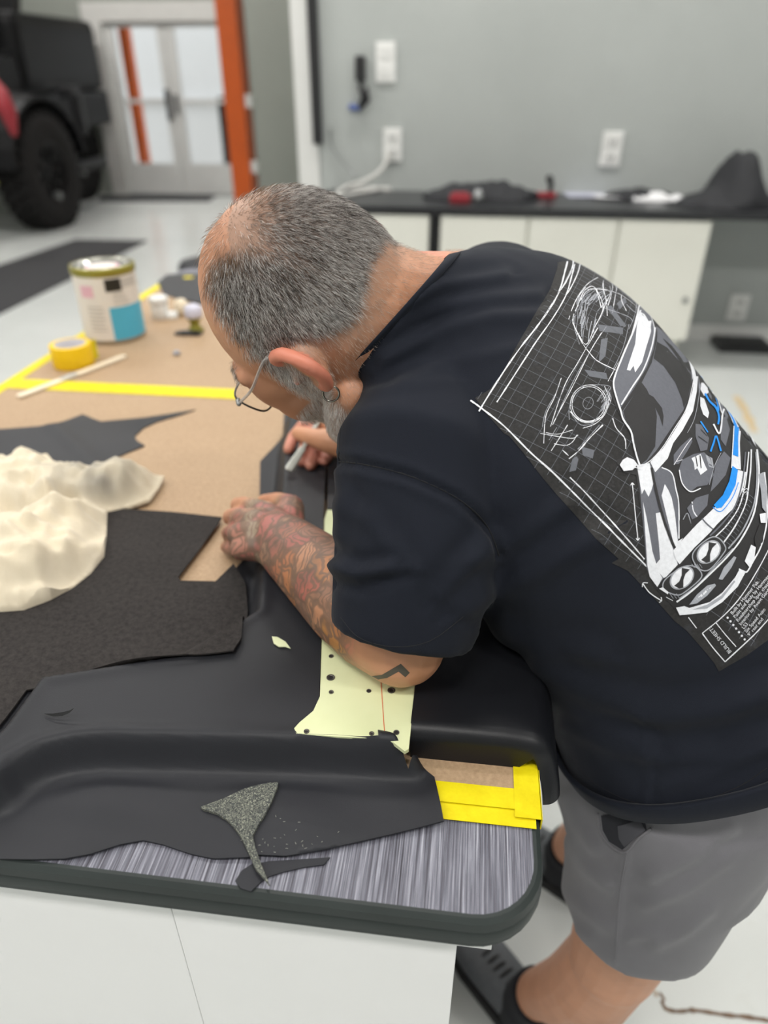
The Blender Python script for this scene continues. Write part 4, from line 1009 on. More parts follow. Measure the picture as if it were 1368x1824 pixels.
for p in kr + [q for P, r in fr for q in P[1:]]: tint(near(p, 0.022), (0.60, 0.25, 0.19), 0.7)
tint(near(WR, 0.05), (0.58, 0.32, 0.2), 0.5)
lipm = inh & (h[:, 1] > 0.088) & (np.abs(h[:, 2] + 0.072) < 0.012) & (np.abs(h[:, 0]) < 0.03)
tint(lipm * 1.0, (0.42, 0.14, 0.11), 0.7)
# hair density of the head (also darkens the skin under the hair)
def hair_density(q):
    l, f, u = q[:, 0], q[:, 1], q[:, 2]; al = np.abs(l)
    lo = np.interp(f, [-0.12, -0.10, -0.078, -0.06, -0.04, -0.022, -0.004, 0.006, 0.03], [0.02, 0.015, -0.003, 0.004, 0.017, 0.028, 0.028, -0.01, -0.02])
    low = sstep(-0.006, 0.006, u - lo)
    front = sstep(0.036, -0.014, f + 0.004 * np.sin(u * 300)) ** 1.3
    side = sstep(0.034, 0.056, al)
    top = 0.12 + 0.88 * sstep(-0.038, -0.09, f)
    return np.clip(front * low * np.maximum(side, top), 0, 1)
hdens = hair_density(h) * inh * (~earm)
beard_d = lambda q: sstep(0.020, 0.004, q[:, 2]) * sstep(-0.014, -0.003, q[:, 1]) * sstep(-0.132, -0.115, q[:, 2]) * np.where(q[:, 2] > -0.04, sstep(0.040, 0.026, q[:, 1] + 0.25 * (q[:, 2] + 0.04)), sstep(0.092, 0.07, q[:, 1] + 0.9 * (q[:, 2] + 0.07)))
bm_ = beard_d(h) * inh * (~earm)
tint(hdens, (0.085, 0.068, 0.06), 0.85)
tint(bm_, (0.50, 0.38, 0.32), 0.7)
lo_ = np.interp(h[:, 1], [-0.12, -0.10, -0.078, -0.06, -0.04], [0.02, 0.015, -0.003, 0.004, 0.017])
tint(inh * (h[:, 1] < -0.03) * (~earm) * sstep(-0.045, 0.0, h[:, 2] - lo_), (0.30, 0.20, 0.15), 0.62)
# tattoo amounts: a sleeve on the left forearm, hand and elbow
ax = WL - EL; La = np.linalg.norm(ax); ax = ax / La
tt = (BV - EL) @ ax / La; rd = np.linalg.norm(BV - EL - np.outer((BV - EL) @ ax, ax), axis=1)
tat = (rd < 0.075) * sstep(0.02, 0.16, tt) * (tt < 1.6) * (BV[:, 2] < 1.2)
tat = tat * (1 - 0.75 * sstep(1.28, 1.42, tt))
calf = near(KNL * 0.72 + ANL * 0.28 + np.array([0.05, -0.03, 0.0]), 0.03) * 0.8
ca = body_me.attributes.new('skin', 'FLOAT_COLOR', 'POINT'); ca.data.foreach_set('color', np.column_stack([np.clip(colr, 0, 1), np.ones(len(BV))]).astype(np.float32).ravel())
for nm_, arr in (('tattoo', tat), ('along', np.clip(tt, -1, 2)), ('grey_tattoo', calf)):
    k = body_me.attributes.new(nm_, 'FLOAT', 'POINT'); k.data.foreach_set('value', np.asarray(arr, np.float32))
sk = NT('skin'); sk.set(Roughness=0.48); sk.b.inputs['Subsurface Weight'].default_value = 0.0
base_c = sk.attr('skin').outputs['Color']
al = sk.attr('along').outputs['Fac']; tm = sk.attr('tattoo').outputs['Fac']
wp = sk.n('ShaderNodeTexNoise', Scale=26.0, Detail=2.0); sk.l(sk.co, wp.inputs['Vector'])
vm = sk.n('ShaderNodeVectorMath', _operation='MULTIPLY_ADD'); sk.l(wp.outputs['Color'], vm.inputs[0]); vm.inputs[1].default_value = (0.05, 0.05, 0.05); sk.l(sk.co, vm.inputs[2])
cells = sk.n('ShaderNodeTexVoronoi', Scale=34.0); sk.l(vm.outputs[0], cells.inputs['Vector'])
edge = sk.n('ShaderNodeTexVoronoi', _feature='DISTANCE_TO_EDGE', Scale=34.0); sk.l(vm.outputs[0], edge.inputs['Vector'])
wv = sk.n('ShaderNodeTexWave', Scale=38.0, Distortion=14.0, Detail=2.0); wv.inputs['Detail Scale'].default_value = 0.8; sk.l(vm.outputs[0], wv.inputs['Vector'])
sep = sk.t.nodes.new('ShaderNodeSeparateColor'); sk.l(cells.outputs['Color'], sep.inputs[0])
up_c = sk.ramp(sep.outputs[0], [(0.0, (0.42, 0.17, 0.06, 1)), (0.3, (0.46, 0.22, 0.12, 1)), (0.5, (0.24, 0.13, 0.09, 1)), (0.7, (0.44, 0.20, 0.05, 1)), (0.85, (0.36, 0.09, 0.08, 1)), (1.0, (0.40, 0.2, 0.13, 1))], 'CONSTANT')
ha_c = sk.ramp(sep.outputs[1], [(0.0, (0.36, 0.10, 0.10, 1)), (0.4, (0.46, 0.26, 0.18, 1)), (0.58, (0.30, 0.08, 0.10, 1)), (0.74, (0.20, 0.19, 0.14, 1)), (0.84, (0.36, 0.16, 0.13, 1)), (1.0, (0.42, 0.2, 0.06, 1))], 'CONSTANT')
tc = sk.mix(sk.ramp(al, [(0.55, (0, 0, 0, 1)), (0.95, (1, 1, 1, 1))]), up_c, ha_c)
lines = sk.math('MULTIPLY', sk.ramp(edge.outputs['Distance'], [(0.03, (0, 0, 0, 1)), (0.12, (1, 1, 1, 1))]), sk.ramp(wv.outputs['Fac'], [(0.12, (0.1, 0.1, 0.1, 1)), (0.42, (1, 1, 1, 1))]))
tc2 = sk.mix(sk.math('SUBTRACT', 0.92, sk.math('MULTIPLY', lines, 0.92)), tc, (0.075, 0.062, 0.05, 1))
tc3 = sk.mix(0.22, tc2, base_c)
sh_ = sk.ramp(sk.noise(24, 3, 0.6), [(0.48, (0, 0, 0, 1)), (0.66, (0.6, 0.6, 0.6, 1))])
tc3 = sk.mix(sh_, tc3, (0.115, 0.088, 0.07, 1))
fin = sk.mix(tm, base_c, tc3)
fin = sk.mix(sk.attr('grey_tattoo').outputs['Fac'], fin, (0.13, 0.10, 0.085, 1))
sk.col(fin); sk.bump(sk.noise(420, 3), 0.12, 0.0006); M['skin'] = sk.m
body_me.materials.append(M['skin'])
body = link('body', body_me, MAN)
body_bvh = bvh_of(body_me)

# --- t-shirt
Ls, Lp = np.array([-0.38, 0.624, -0.682]), np.array([-0.27, 0.5, -0.81])
RINGS = [  # centre, L, B guess, a, b
    ((0.360, 0.181, 0.812), Lp, (0.93, -0.62, -0.20), 0.194, 0.180),
    ((0.342, 0.103, 0.816), Lp, (0.9, -0.22, -0.4), 0.200, 0.177),
    ((0.254, 0.000, 0.809), (-0.32, 0.53, -0.78), (0.76, -0.33, -0.5), 0.208, 0.160),
    ((0.167, -0.112, 0.797), (-0.36, 0.6, -0.71), (0.68, -0.42, -0.58), 0.213, 0.140),
    ((0.105, -0.180, 0.787), Ls, (0.65, -0.45, -0.6), 0.180, 0.110),
    ((0.050, -0.207, 0.770), Ls, (0.6, -0.5, -0.6), 0.106, 0.096),
    ((0.010, -0.198, 0.730), Ls, (0.6, -0.5, -0.6), 0.087, 0.086)]
def cvec(v): return RT * v[0] - UP * v[1] + FW * v[2]
rg = []
for c, L, Bv, a, b in RINGS:
    L_ = nrm(cvec(np.array(L))); B_ = cvec(np.array(Bv)); B_ = nrm(B_ - L_ * (B_ @ L_))
    rg.append(np.concatenate([cam3(c), L_, B_, [a, b]]))
rg = catmull(rg, 6)
SH = MB(); R = []
for q in rg:
    ring = []
    for t in np.linspace(0, 2 * pi, 48, endpoint=False):
        cx, sx = cos(t), sin(t); ex = 2 / 2.35
        ring.append(q[:3] + nrm(q[3:6]) * q[9] * np.sign(cx) * abs(cx) ** ex + nrm(q[6:9]) * q[10] * np.sign(sx) * abs(sx) ** ex)
    R.append(ring)
hemA = R[0]
SH.rings(R)
CUFF = cam3((0.016, 0.120, 0.684))
SH.tube([cam3((0.070, -0.115, 0.745)), SL + cvec((0.026, -0.004, 0.006)), SL * 0.5 + CUFF * 0.5 + cvec((0.022, 0, 0.004)), CUFF], [0.080, 0.077, 0.080, 0.070], 28, round_=False)
SH.tube([cam3((0.06, -0.205, 0.78)), cam3((0.064, -0.125, 0.735)), SL + cvec((0.02, 0, 0))], [0.072, 0.062, 0.058], 24, round_=True)
SH.tube([cam3((0.012, -0.155, 0.700)), cam3((0.046, -0.152, 0.720)), cam3((0.07, -0.13, 0.735))], [0.047, 0.058, 0.062], 24, round_=True)
SH.tube([cam3((0.09, -0.185, 0.79)), cam3((0.125, -0.232, 0.86)), SR], [0.09, 0.085, 0.083], 24, round_=True)
SH.tube([SR, SR * 0.45 + ER * 0.55, SR * 0.25 + ER * 0.75], [0.086, 0.08, 0.078], 24)
shirt_me = remesh(SH, 't_shirt', 0.0042, 16)
# folds: soft ridges along traced lines, pressed into the surface
SV, SN = getv(shirt_me), getn(shirt_me)
bx, by, bz = proj(SV)
facing = ((CP - SV) * SN).sum(1) > 0
FOLDS = [([(705, 590), (790, 548), (880, 532), (960, 528)], 0.0022, 12), ([(690, 640), (780, 590), (880, 565), (985, 560)], 0.0026, 13), ([(700, 545), (790, 510), (900, 492)], 0.0020, 11),
         ([(720, 680), (830, 640), (930, 620)], 0.0016, 14), ([(640, 700), (720, 690), (800, 680)], 0.0012, 10),
         ([(835, 1085), (900, 1050), (980, 1005), (1060, 960)], 0.0045, 22), ([(860, 1000), (930, 960), (1010, 900)], 0.0022, 18),
         ([(955, 1200), (1060, 1250), (1170, 1275), (1290, 1262), (1368, 1235)], 0.0045, 22), ([(1005, 1290), (1100, 1330), (1180, 1352), (1290, 1345), (1368, 1320)], 0.0035, 18), ([(980, 1245), (1090, 1300), (1150, 1330)], 0.0025, 14),
         ([(870, 1130), (960, 1160), (1060, 1170)], 0.0028, 20), ([(595, 1005), (640, 1020), (690, 1012)], 0.0036, 11), ([(592, 1040), (640, 1050), (720, 1030)], -0.0035, 12), ([(600, 900), (660, 930), (700, 990)], 0.0015, 16),
         ([(590, 840), (612, 880), (600, 950)], 0.0018, 12), ([(790, 1060), (840, 1000), (870, 960)], 0.003, 16), ([(1145, 1275), (1150, 1330), (1152, 1400), (1150, 1455)], 0.0012, 8), ([(1180, 1400), (1260, 1380), (1368, 1330)], 0.002, 16)]
disp = np.zeros(len(SV))
for line, amp, w in FOLDS:
    d_, s_ = segdist(bx, by, line)
    e = np.hypot(bx - line[0][0], by - line[0][1]), np.hypot(bx - line[-1][0], by - line[-1][1])
    disp += amp * np.exp(-(d_ / w) ** 2) - 0.55 * amp * np.exp(-((d_ - 2.1 * w) / (1.1 * w)) ** 2) * (s_ > 0)
armh = [(578, 822), (640, 826), (730, 848), (815, 888), (866, 935), (889, 990)]
d_, s_ = segdist(bx, by, armh); disp += -0.0032 * np.exp(-(d_ / 9) ** 2) + 0.0012 * np.exp(-((d_ - 14) / 10) ** 2)
disp = 1.35 * disp * facing + 0.0013 * nz(SV, 14, 2.0) + 0.0007 * nz(SV, 33, 5.0)
SV = SV + SN * disp[:, None]; setv(shirt_me, SV)
cl = NT('black_cotton'); cl.set(Roughness=0.85); cl.b.inputs['Specular IOR Level'].default_value = 0.18; cl.b.inputs['Sheen Weight'].default_value = 0.06; cl.b.inputs['Sheen Roughness'].default_value = 0.4
f = cl.noise(9, 4, 0.6); cl.col(cl.ramp(f, [(0.3, (0.0095, 0.0116, 0.0185, 1)), (0.7, (0.0120, 0.0145, 0.0225, 1))]))
w1 = cl.n('ShaderNodeTexNoise', Scale=1500.0, Detail=2.0); cl.l(cl.co, w1.inputs['Vector']); cl.bump(w1.outputs['Fac'], 0.35, 0.0006)
M['cotton'] = cl.m
shirt_me.materials.append(M['cotton'])
# open the neck, cuffs and hem: trim what lies past each opening, then give the cloth thickness
def cut(me, co, no):
    bm = bmesh.new(); bm.from_mesh(me)
    bmesh.ops.bisect_plane(bm, geom=bm.verts[:] + bm.edges[:] + bm.faces[:], plane_co=Vector(co), plane_no=Vector(no), clear_outer=False)
    return bm
def open_end(me, co, no, rad):
    """remove the flat cap found at an opening"""
    bm = bmesh.new(); bm.from_mesh(me); co_, no_ = Vector(co), Vector(no).normalized()
    kill = [f for f in bm.faces if (f.calc_center_median() - co_).length < rad and f.normal.dot(no_) > 0.72 and (f.calc_center_median() - co_).dot(no_) > -0.012]
    bmesh.ops.delete(bm, geom=kill, context='FACES'); bm.to_mesh(me); bm.free(); me.update()
shirt_bvh = bvh_of(shirt_me)
hem_c = np.mean(hemA, axis=0); hem_n = nrm(np.cross(np.array(hemA[12]) - hem_c, np.array(hemA[0]) - hem_c))
if hem_n[2] > 0: hem_n = -hem_n
pass
cuff_n = nrm(CUFF - SL); pass
coll_c = rg[-1][:3]; coll_n = nrm(rg[-1][:3] - rg[-4][:3]); pass
cr_ = SR * 0.25 + ER * 0.75; pass
shirt = link('t_shirt', shirt_me, MAN)
def cast(x, y, bv=None, off=0.0):
    d = ray(x, y); d = d / np.linalg.norm(d)
    hit = (bv or shirt_bvh).ray_cast(Vector(CP), Vector(d))
    if hit[0] is None: return None
    n = np.array(hit[1]); n = n if n @ d < 0 else -n
    return np.array(hit[0]) + n * off
def seam(line, r, name, mat, parent, bv=None, off=0.0, k=8):
    P = [cast(p[0], p[1], bv, off) for p in catmull([np.array(q, float) for q in line], k)]
    P = [p for p in P if p is not None]
    if len(P) > 2: return MB().tube(P, r, 6, round_=False).build(name, mat, parent, True)
M['thread'] = plain('black_thread', rgb(20, 21, 25), 0.8)
seam(armh, 0.0007, 'seam', M['thread'], shirt)
seam([(626, 702), (612, 735), (606, 775), (603, 818)], 0.0005, 'seam', M['thread'], shirt)
seam([(607, 1100), (640, 1136), (700, 1152), (765, 1142), (826, 1098)], 0.0004, 'seam', M['thread'], shirt)
seam([(1012, 1345), (1060, 1396), (1140, 1432), (1220, 1434), (1310, 1404), (1366, 1368)], 0.0004, 'seam', M['thread'], shirt)
# turned hems
def hemband(ring, axis, name, out, hgt):
    c = np.mean(ring, axis=0); P = catmull(ring, 2, True)
    R = []
    for p in P:
        o = nrm((p - c) - axis * ((p - c) @ axis)); R.append([p + axis * a + o * b for a, b in ((hgt, out * 0.4), (hgt * 0.9, out), (-0.002, out), (-0.004, out - 0.0015), (-0.003, out - 0.004), (hgt, out - 0.006))])
    MB().rings(R, cap=False, cyc=True).build(name, M['cotton'], shirt, True)
hemband(hemA, -hem_n, 'hem', 0.0022, 0.020)
# collar rib
q = rg[-1]; P = []
for t in np.linspace(0, 2 * pi, 64, endpoint=False):
    P.append(q[:3] + coll_n * 0.002 + nrm(q[3:6]) * (q[9] - 0.001) * cos(t) + nrm(q[6:9]) * (q[10] - 0.001) * sin(t))
R = [[p + coll_n * a + nrm(p - q[:3]) * b for a, b in ((-0.012, 0.0035), (-0.004, 0.003), (0.004, 0.0005), (0.005, -0.002), (0.0, -0.002), (-0.012, 0.0))] for p in P]
MB().rings(R, cap=False, cyc=True).build('collar', M['cotton'], shirt, True)
# ------------------------------------------------------------------ print on the back of the shirt
def ptmat(name, c, r=0.6): 
    m = NT(name); m.set(Roughness=r); f = m.noise(260, 3, 0.7)
    m.col(m.ramp(f, [(0.25, tuple(x * 0.86 for x in c[:3]) + (1,)), (0.6, c)])); m.bump(m.noise(1300, 2), 0.3, 0.0004); return m.m
pb = NT('print_ground'); pb.set(Roughness=0.8); f = pb.noise(55, 5, 0.75); g = pb.noise(300, 3, 0.7); e = pb.noise(16, 4, 0.6)
pb.col(pb.mix(pb.ramp(f, [(0.56, (0, 0, 0, 1)), (0.72, (0.5, 0.5, 0.5, 1))]), pb.mix(pb.ramp(g, [(0.35, (0, 0, 0, 1)), (0.7, (1, 1, 1, 1))]), rgb(28, 27, 27), rgb(44, 43, 43)), pb.mix(e, rgb(34, 36, 42), rgb(90, 93, 103))))
PM = [pb.m, ptmat('print_white', rgb(226, 228, 234)), ptmat('print_grey', rgb(98, 100, 109)), ptmat('print_dark', rgb(33, 32, 34)), ptmat('print_blue', rgb(10, 142, 238)), ptmat('print_light', rgb(160, 163, 171)), ptmat('print_faint', rgb(98, 101, 109))]
BG, PW, PG, PD, PBL, PL, PF = range(7)
def K(n):
    ox, oy, s = {2: (820, 430, .4332), 3: (960, 480, .2982), 4: (1060, 820, .2251), 5: (820, 560, .2193)}[n]
    return lambda pts: [np.array([ox + x * s, oy + y * s]) for x, y in pts]
K2, K3, K4, K5 = K(2), K(3), K(4), K(5)
PR = MB(); lay = [0]; LV = [0]
c0, ct, cb = cast(*K2([(90, 690)])[0]), cast(*K2([(330, 300)])[0]), cast(*K2([(600, 1190)])[0])
pa = nrm(ct - c0); pbv = cb - c0; pbv = nrm(pbv - pa * (pbv @ pa)); pn = np.cross(pa, pbv)
if pn @ (CP - c0) < 0: pn = -pn
AC = 0.175                                                # middle line of the print across the back
def ab(P): v = P - c0; return v @ pa, v @ pbv
def onback(a, b, off):
    o = c0 + pa * a + pbv * b + pn * 0.35
    hit = shirt_bvh.ray_cast(Vector(o), Vector(-pn), 0.75)
    return None if hit[0] is None else np.array(hit[0]) + pn * off
def put(P2, F, mi, mirror=True):
    lay[0] += 1; off = 0.0005 + 0.00017 * LV[0]
    H = []
    for p in P2:
        hit = shirt_bvh.ray_cast(Vector(CP), Vector(nrm(ray(p[0], p[1]))))
        if hit[0] is None: H.append(None); continue
        q = np.array(hit[0]); n = np.array(hit[1]); v = nrm(CP - q)
        H.append(q + nrm(n + 0.5 * v) * off if n @ v > 0.12 else None)
    def emit(H):
        idx = {}; vs = []; fs = []
        for f in F:
            if any(H[i] is None for i in f): continue
            if max(np.linalg.norm(H[i] - H[f[0]]) for i in f) > 0.03: continue
            for i in f:
                if i not in idx: idx[i] = len(vs); vs.append(H[i])
            fs.append(tuple(idx[i] for i in f))
        if fs: PR.add(vs, fs, mi)
    emit(H)
    if mirror:
        Hm = []
        for q in H:
            if q is None: Hm.append(None); continue
            a, b = ab(q); Hm.append(onback(2 * AC - a, b, off) if a < AC else None)
        emit(Hm)
def poly(pts, mi, step=9, mirror=True):
    P2, F, _ = fill2d([tuple(p) for p in pts], step); put(P2, F, mi, mirror)
def stroke(pts, w, mi=PW, k=5, mirror=True, jit=0.12, cyc=False):
    P = catmull(pts, k, cyc); 
    if cyc: P.append(P[0])
    L, R = [], []
    n = len(P)
    for i in range(n):
        t = nrm(P[min(i + 1, n - 1)] - P[max(0, i - 1)]); m = np.array([-t[1], t[0]])
        ww = w / 2 * (1 + jit * noise.noise((i * 0.7, w, lay[0] * 1.7)) * 2)
        L.append(P[i] + m * ww); R.append(P[i] - m * ww)
    put(np.array(L + R), [(i, i + 1, n + i + 1, n + i) for i in range(n - 1)], mi, mirror)
def oval(c, rx, ry, rot, n=24):
    a = radians(rot); return [(c[0] + rx * cos(t) * cos(a) - ry * sin(t) * sin(a), c[1] + rx * cos(t) * sin(a) + ry * sin(t) * cos(a)) for t in np.linspace(0, 2 * pi, n, endpoint=False)]
# ground with its ragged border
poly(K2([(60, 645), (120, 610), (170, 545), (232, 430), (300, 310), (370, 195), (398, 110), (404, 42), (450, 55), (560, 100), (700, 185), (830, 290), (950, 410), (1060, 570), (1150, 720), (1240, 850), (1320, 990), (1420, 1180), (1420, 1500), (1330, 1570), (1265, 1638), (1180, 1700), (1062, 1768), (1045, 1735), (1000, 1680), (930, 1600), (880, 1560), (800, 1470), (760, 1430), (690, 1355), (622, 1322), (650, 1305), (560, 1225), (450, 1100), (395, 1040), (330, 962), (260, 870), (200, 800), (180, 790), (110, 712)]), BG, 10)
# squared grid laid over the whole back
GP = [tuple(p) for p in K2([(60, 645), (170, 545), (300, 310), (400, 110), (404, 42), (700, 185), (950, 410), (1150, 720), (1420, 1180), (1420, 1500), (1062, 1768), (760, 1430), (560, 1225), (330, 962), (110, 712)])]
lay[0] += 1
for fam in (0, 1):
    for i in range(-4, 44):
        L = []; c = i * 0.0122 + 0.004
        for t in np.arange(-0.05, 0.5, 0.008):
            a, b = (c, t) if fam == 0 else (t, c)
            q = onback(a, b, 0.0009)
            ok = False
            if q is not None and a < 2 * AC:
                x, y, z = proj(q); am = a if a <= AC else 2 * AC - a
                ok = inside(GP, np.array([x]), np.array([y]))[0] if a <= AC else (0 < b < 0.40)
            L.append(q if ok else None)
        w = 0.0002; d = (pa if fam == 0 else pbv) * w
        for p, q in zip(L[:-1], L[1:]):
            if p is not None and q is not None and np.linalg.norm(p - q) < 0.03: PR.add([p - d, q - d, q + d, p + d], [(0, 1, 2, 3)], PF)
for pts, w in (([(445, 60), (430, 120), (400, 220), (330, 330), (230, 460), (150, 580), (75, 700)], 2.6), ([(470, 90), (455, 150), (430, 230), (370, 330), (300, 430), (210, 570), (150, 662)], 2.2),
               ([(40, 655), (90, 690), (180, 760), (290, 870), (380, 950), (470, 1040), (600, 1170), (690, 1260), (772, 1342)], 2.8), ([(450, 970), (520, 1040), (620, 1150), (700, 1240), (756, 1306)], 2.2)):
    LV[0] = 2; stroke(K2(pts), w, PW, 6, jit=0.3)
# smudges of the sketch
for pts in ([(350, 330), (500, 350), (500, 390), (440, 380), (360, 370)], [(370, 420), (410, 410), (395, 520), (355, 560)], [(270, 600), (400, 620), (410, 660), (300, 640)], [(255, 1060), (330, 1080), (320, 1130), (260, 1110)], [(200, 1130), (240, 1110), (220, 1200), (180, 1210)]):
    LV[0] = 1; poly(K3(pts), PF, 6)
LV[0] = 2
SK = [([(370, 230), (330, 110), (270, 130), (230, 220), (200, 300), (230, 380), (280, 450), (330, 350), (382, 230), (340, 120)], 1.3), ([(395, 30), (300, 80), (240, 150), (200, 230), (176, 300)], 1.2), ([(395, 30), (380, 100), (400, 190), (406, 280)], 1.2), ([(430, 150), (410, 50), (393, 20)], 1.0), ([(380, 40), (385, 130), (372, 180)], 1.0),
      ([(200, 320), (250, 430), (300, 500), (350, 550), (460, 605)], 1.3), ([(372, 380), (300, 500), (200, 700), (120, 850), (80, 930)], 1.2), ([(350, 350), (230, 560), (150, 700), (68, 940)], 1.2), ([(400, 345), (330, 450), (230, 620), (140, 800), (100, 890)], 1.0), ([(132, 650), (90, 770), (40, 880), (28, 1040)], 1.2), ([(130, 660), (100, 740), (40, 850), (20, 940)], 1.0),
      ([(210, 280), (205, 330), (240, 450)], 1.0), ([(380, 232), (470, 260), (540, 290), (560, 320)], 1.0), ([(560, 320), (540, 420), (470, 560), (410, 670)], 1.3), ([(535, 330), (500, 470), (440, 600)], 0.8), ([(420, 740), (400, 850), (340, 920), (260, 950)], 1.2),
      ([(500, 110), (490, 180), (520, 250)], 1.2), ([(510, 120), (560, 160), (630, 170), (652, 225)], 1.2), ([(590, 150), (640, 230)], 1.8), ([(520, 210), (560, 250), (590, 265)], 1.0), ([(380, 930), (300, 1010), (240, 1080), (178, 1132)], 2.0), ([(360, 930), (280, 1020), (230, 1075)], 1.0),
      ([(8, 980), (120, 1000), (200, 1010), (232, 990)], 1.2), ([(90, 1042), (160, 1052), (200, 1030), (225, 990)], 1.2), ([(40, 975), (110, 985), (200, 960)], 1.2), ([(170, 930), (120, 1010), (72, 1085)], 1.3), ([(105, 945), (60, 1020)], 1.0), ([(140, 1080), (175, 1112)], 1.4), ([(438, 890), (460, 950), (510, 1010), (516, 1072)], 1.6), ([(270, 700), (210, 750), (180, 830), (180, 900)], 1.1), ([(300, 690), (420, 700), (415, 760)], 1.1),
      ([(185, 850), (240, 900), (310, 910), (380, 880)], 1.4), ([(195, 870), (250, 930), (330, 920)], 1.0), ([(390, 700), (425, 790)], 1.2), ([(400, 720), (430, 770), (400, 850)], 1.0)]
for pts, w in SK: stroke(K3(pts), w, PL if w < 1.2 else PW, 6, jit=0.4)
for r in (98, 108): stroke(K3(oval((295, 805), r, r * 1.05, 20)), 1.1, PW, 3, cyc=True)
stroke(K3(oval((292, 800), 30, 36, 20, 12)), 0.7, PL, 3, cyc=True)
r_ = random.Random(4)
for i in range(26):
    x, y = r_.uniform(230, 350), r_.uniform(150, 330); L = r_.uniform(40, 130); stroke(K3([(x, y), (x - L * 0.12, y + L * 0.5), (x - L * 0.2 + r_.uniform(-8, 8), y + L)]), r_.uniform(0.6, 1.6), PL, 3)
for i in range(16):
    x, y = r_.uniform(385, 430), r_.uniform(700, 800); stroke(K3([(x, y), (x - 20, y + 30), (x - 45, y + 70)]), r_.uniform(0.5, 1.0), PL, 2)
for i in range(60):                                       # speckle
    x, y = r_.uniform(480, 720), r_.uniform(880, 1230); 
    if (x - 480) * 1.25 + 880 > y - 40: poly(K2(oval((x, y), r_.uniform(3, 9), r_.uniform(3, 7), r_.uniform(0, 90), 7)), PD, 6)
# the car: dark ground, windscreen, roof pillar
LV[0] = 3
poly(K2([(740, 280), (800, 285), (900, 362), (960, 440), (1060, 580), (1180, 745), (1260, 870), (1320, 980), (1330, 1180), (1240, 1335), (1150, 1420), (1000, 1528), (900, 1540), (872, 1500), (800, 1425), (762, 1330), (745, 1150), (722, 962), (650, 945), (640, 900), (690, 878), (716, 900), (700, 800), (640, 690), (613, 620), (640, 520), (690, 380)]), PD, 9)
LV[0] = 4
poly(K3([(712, 290), (790, 330), (860, 395), (920, 480), (925, 560), (900, 720), (860, 840), (780, 960), (700, 1080), (640, 1150), (600, 1175), (575, 1100), (560, 1000), (520, 930), (495, 850), (600, 700), (670, 560), (700, 430)]), PG, 9)
for pts in ([(500, 850), (610, 680), (640, 720), (690, 830), (700, 880), (690, 1060), (640, 1140), (600, 1170), (570, 1060), (560, 990), (515, 910)], [(700, 435), (760, 470), (840, 560), (890, 650), (905, 690), (880, 780), (860, 830), (850, 780), (810, 680), (740, 580), (680, 535)],
            [(735, 415), (790, 460), (850, 540), (888, 620), (890, 660), (860, 590), (800, 500)], [(620, 730), (680, 765), (730, 830), (740, 880), (735, 940), (715, 880), (680, 810)]):
    LV[0] = 5; poly(K3(pts), PD, 8)
LV[0] = 5
poly(K3([(590, 262), (560, 360), (500, 520), (450, 640), (440, 700), (460, 790), (485, 830), (560, 720), (640, 590), (680, 480), (705, 300), (690, 262), (640, 247)]), PG, 8)
LV[0] = 6
poly(K3([(600, 258), (640, 252), (663, 272), (668, 310), (650, 420), (610, 560), (570, 620), (560, 580), (540, 610), (520, 605), (530, 570), (570, 450), (580, 340)]), PW, 7)
for pts, w in (([(600, 250), (560, 370), (500, 510), (450, 640), (442, 700), (462, 780), (485, 850), (500, 900), (545, 970), (560, 1040), (580, 1120), (600, 1178)], 3.0), ([(690, 265), (690, 330), (670, 460), (620, 600), (550, 710), (487, 812)], 2.6), ([(600, 252), (640, 243), (700, 265), (760, 290), (800, 315), (850, 360)], 2.2), ([(600, 1178), (660, 1145), (730, 1070), (800, 960), (868, 850), (905, 725), (928, 570), (922, 470)], 1.4)):
    LV[0] = 7; stroke(K3(pts), w, PW, 5)
LV[0] = 6
poly(K3([(922, 462), (972, 528), (950, 580), (937, 730), (914, 850), (852, 965), (797, 1040), (765, 1130), (690, 1214), (660, 1152), (735, 1072), (797, 977), (867, 862), (910, 732), (932, 570)]), PW, 7)
# engine bay
for pts, m_ in (([(800, 1110), (840, 1060), (900, 1005), (912, 1030), (880, 1090), (830, 1165), (800, 1165)], PG), ([(830, 1200), (850, 1140), (920, 1105), (980, 1095), (1020, 1130), (1040, 1230), (1000, 1290), (940, 1300), (900, 1330), (860, 1300)], PG), ([(905, 1130), (960, 1105), (985, 1170), (1000, 1200), (960, 1230), (940, 1190), (925, 1200), (920, 1160)], PW), ([(930, 925), (965, 930), (1010, 1010), (1000, 1080), (960, 1090), (930, 1000)], PG), ([(985, 690), (1040, 715), (1085, 775), (1075, 830), (1015, 770)], PG),
                ([(957, 765), (980, 775), (1010, 860), (1003, 892), (975, 870), (958, 820)], PW), ([(960, 560), (985, 575), (1010, 640), (1000, 690), (965, 700), (950, 760), (945, 690)], PG), ([(1080, 900), (1110, 880), (1135, 960), (1110, 1060), (1080, 1020)], PG), ([(1050, 1160), (1100, 1090), (1140, 1130), (1110, 1230), (1060, 1290), (1020, 1330)], PG), ([(1030, 620), (1060, 640), (1090, 720), (1060, 700)], PG), ([(990, 1110), (1030, 1130), (1040, 1190), (1010, 1180)], PL)):
    LV[0] = 5 if m_ in (PG, PL) else 6; poly(K3(pts), m_, 6)
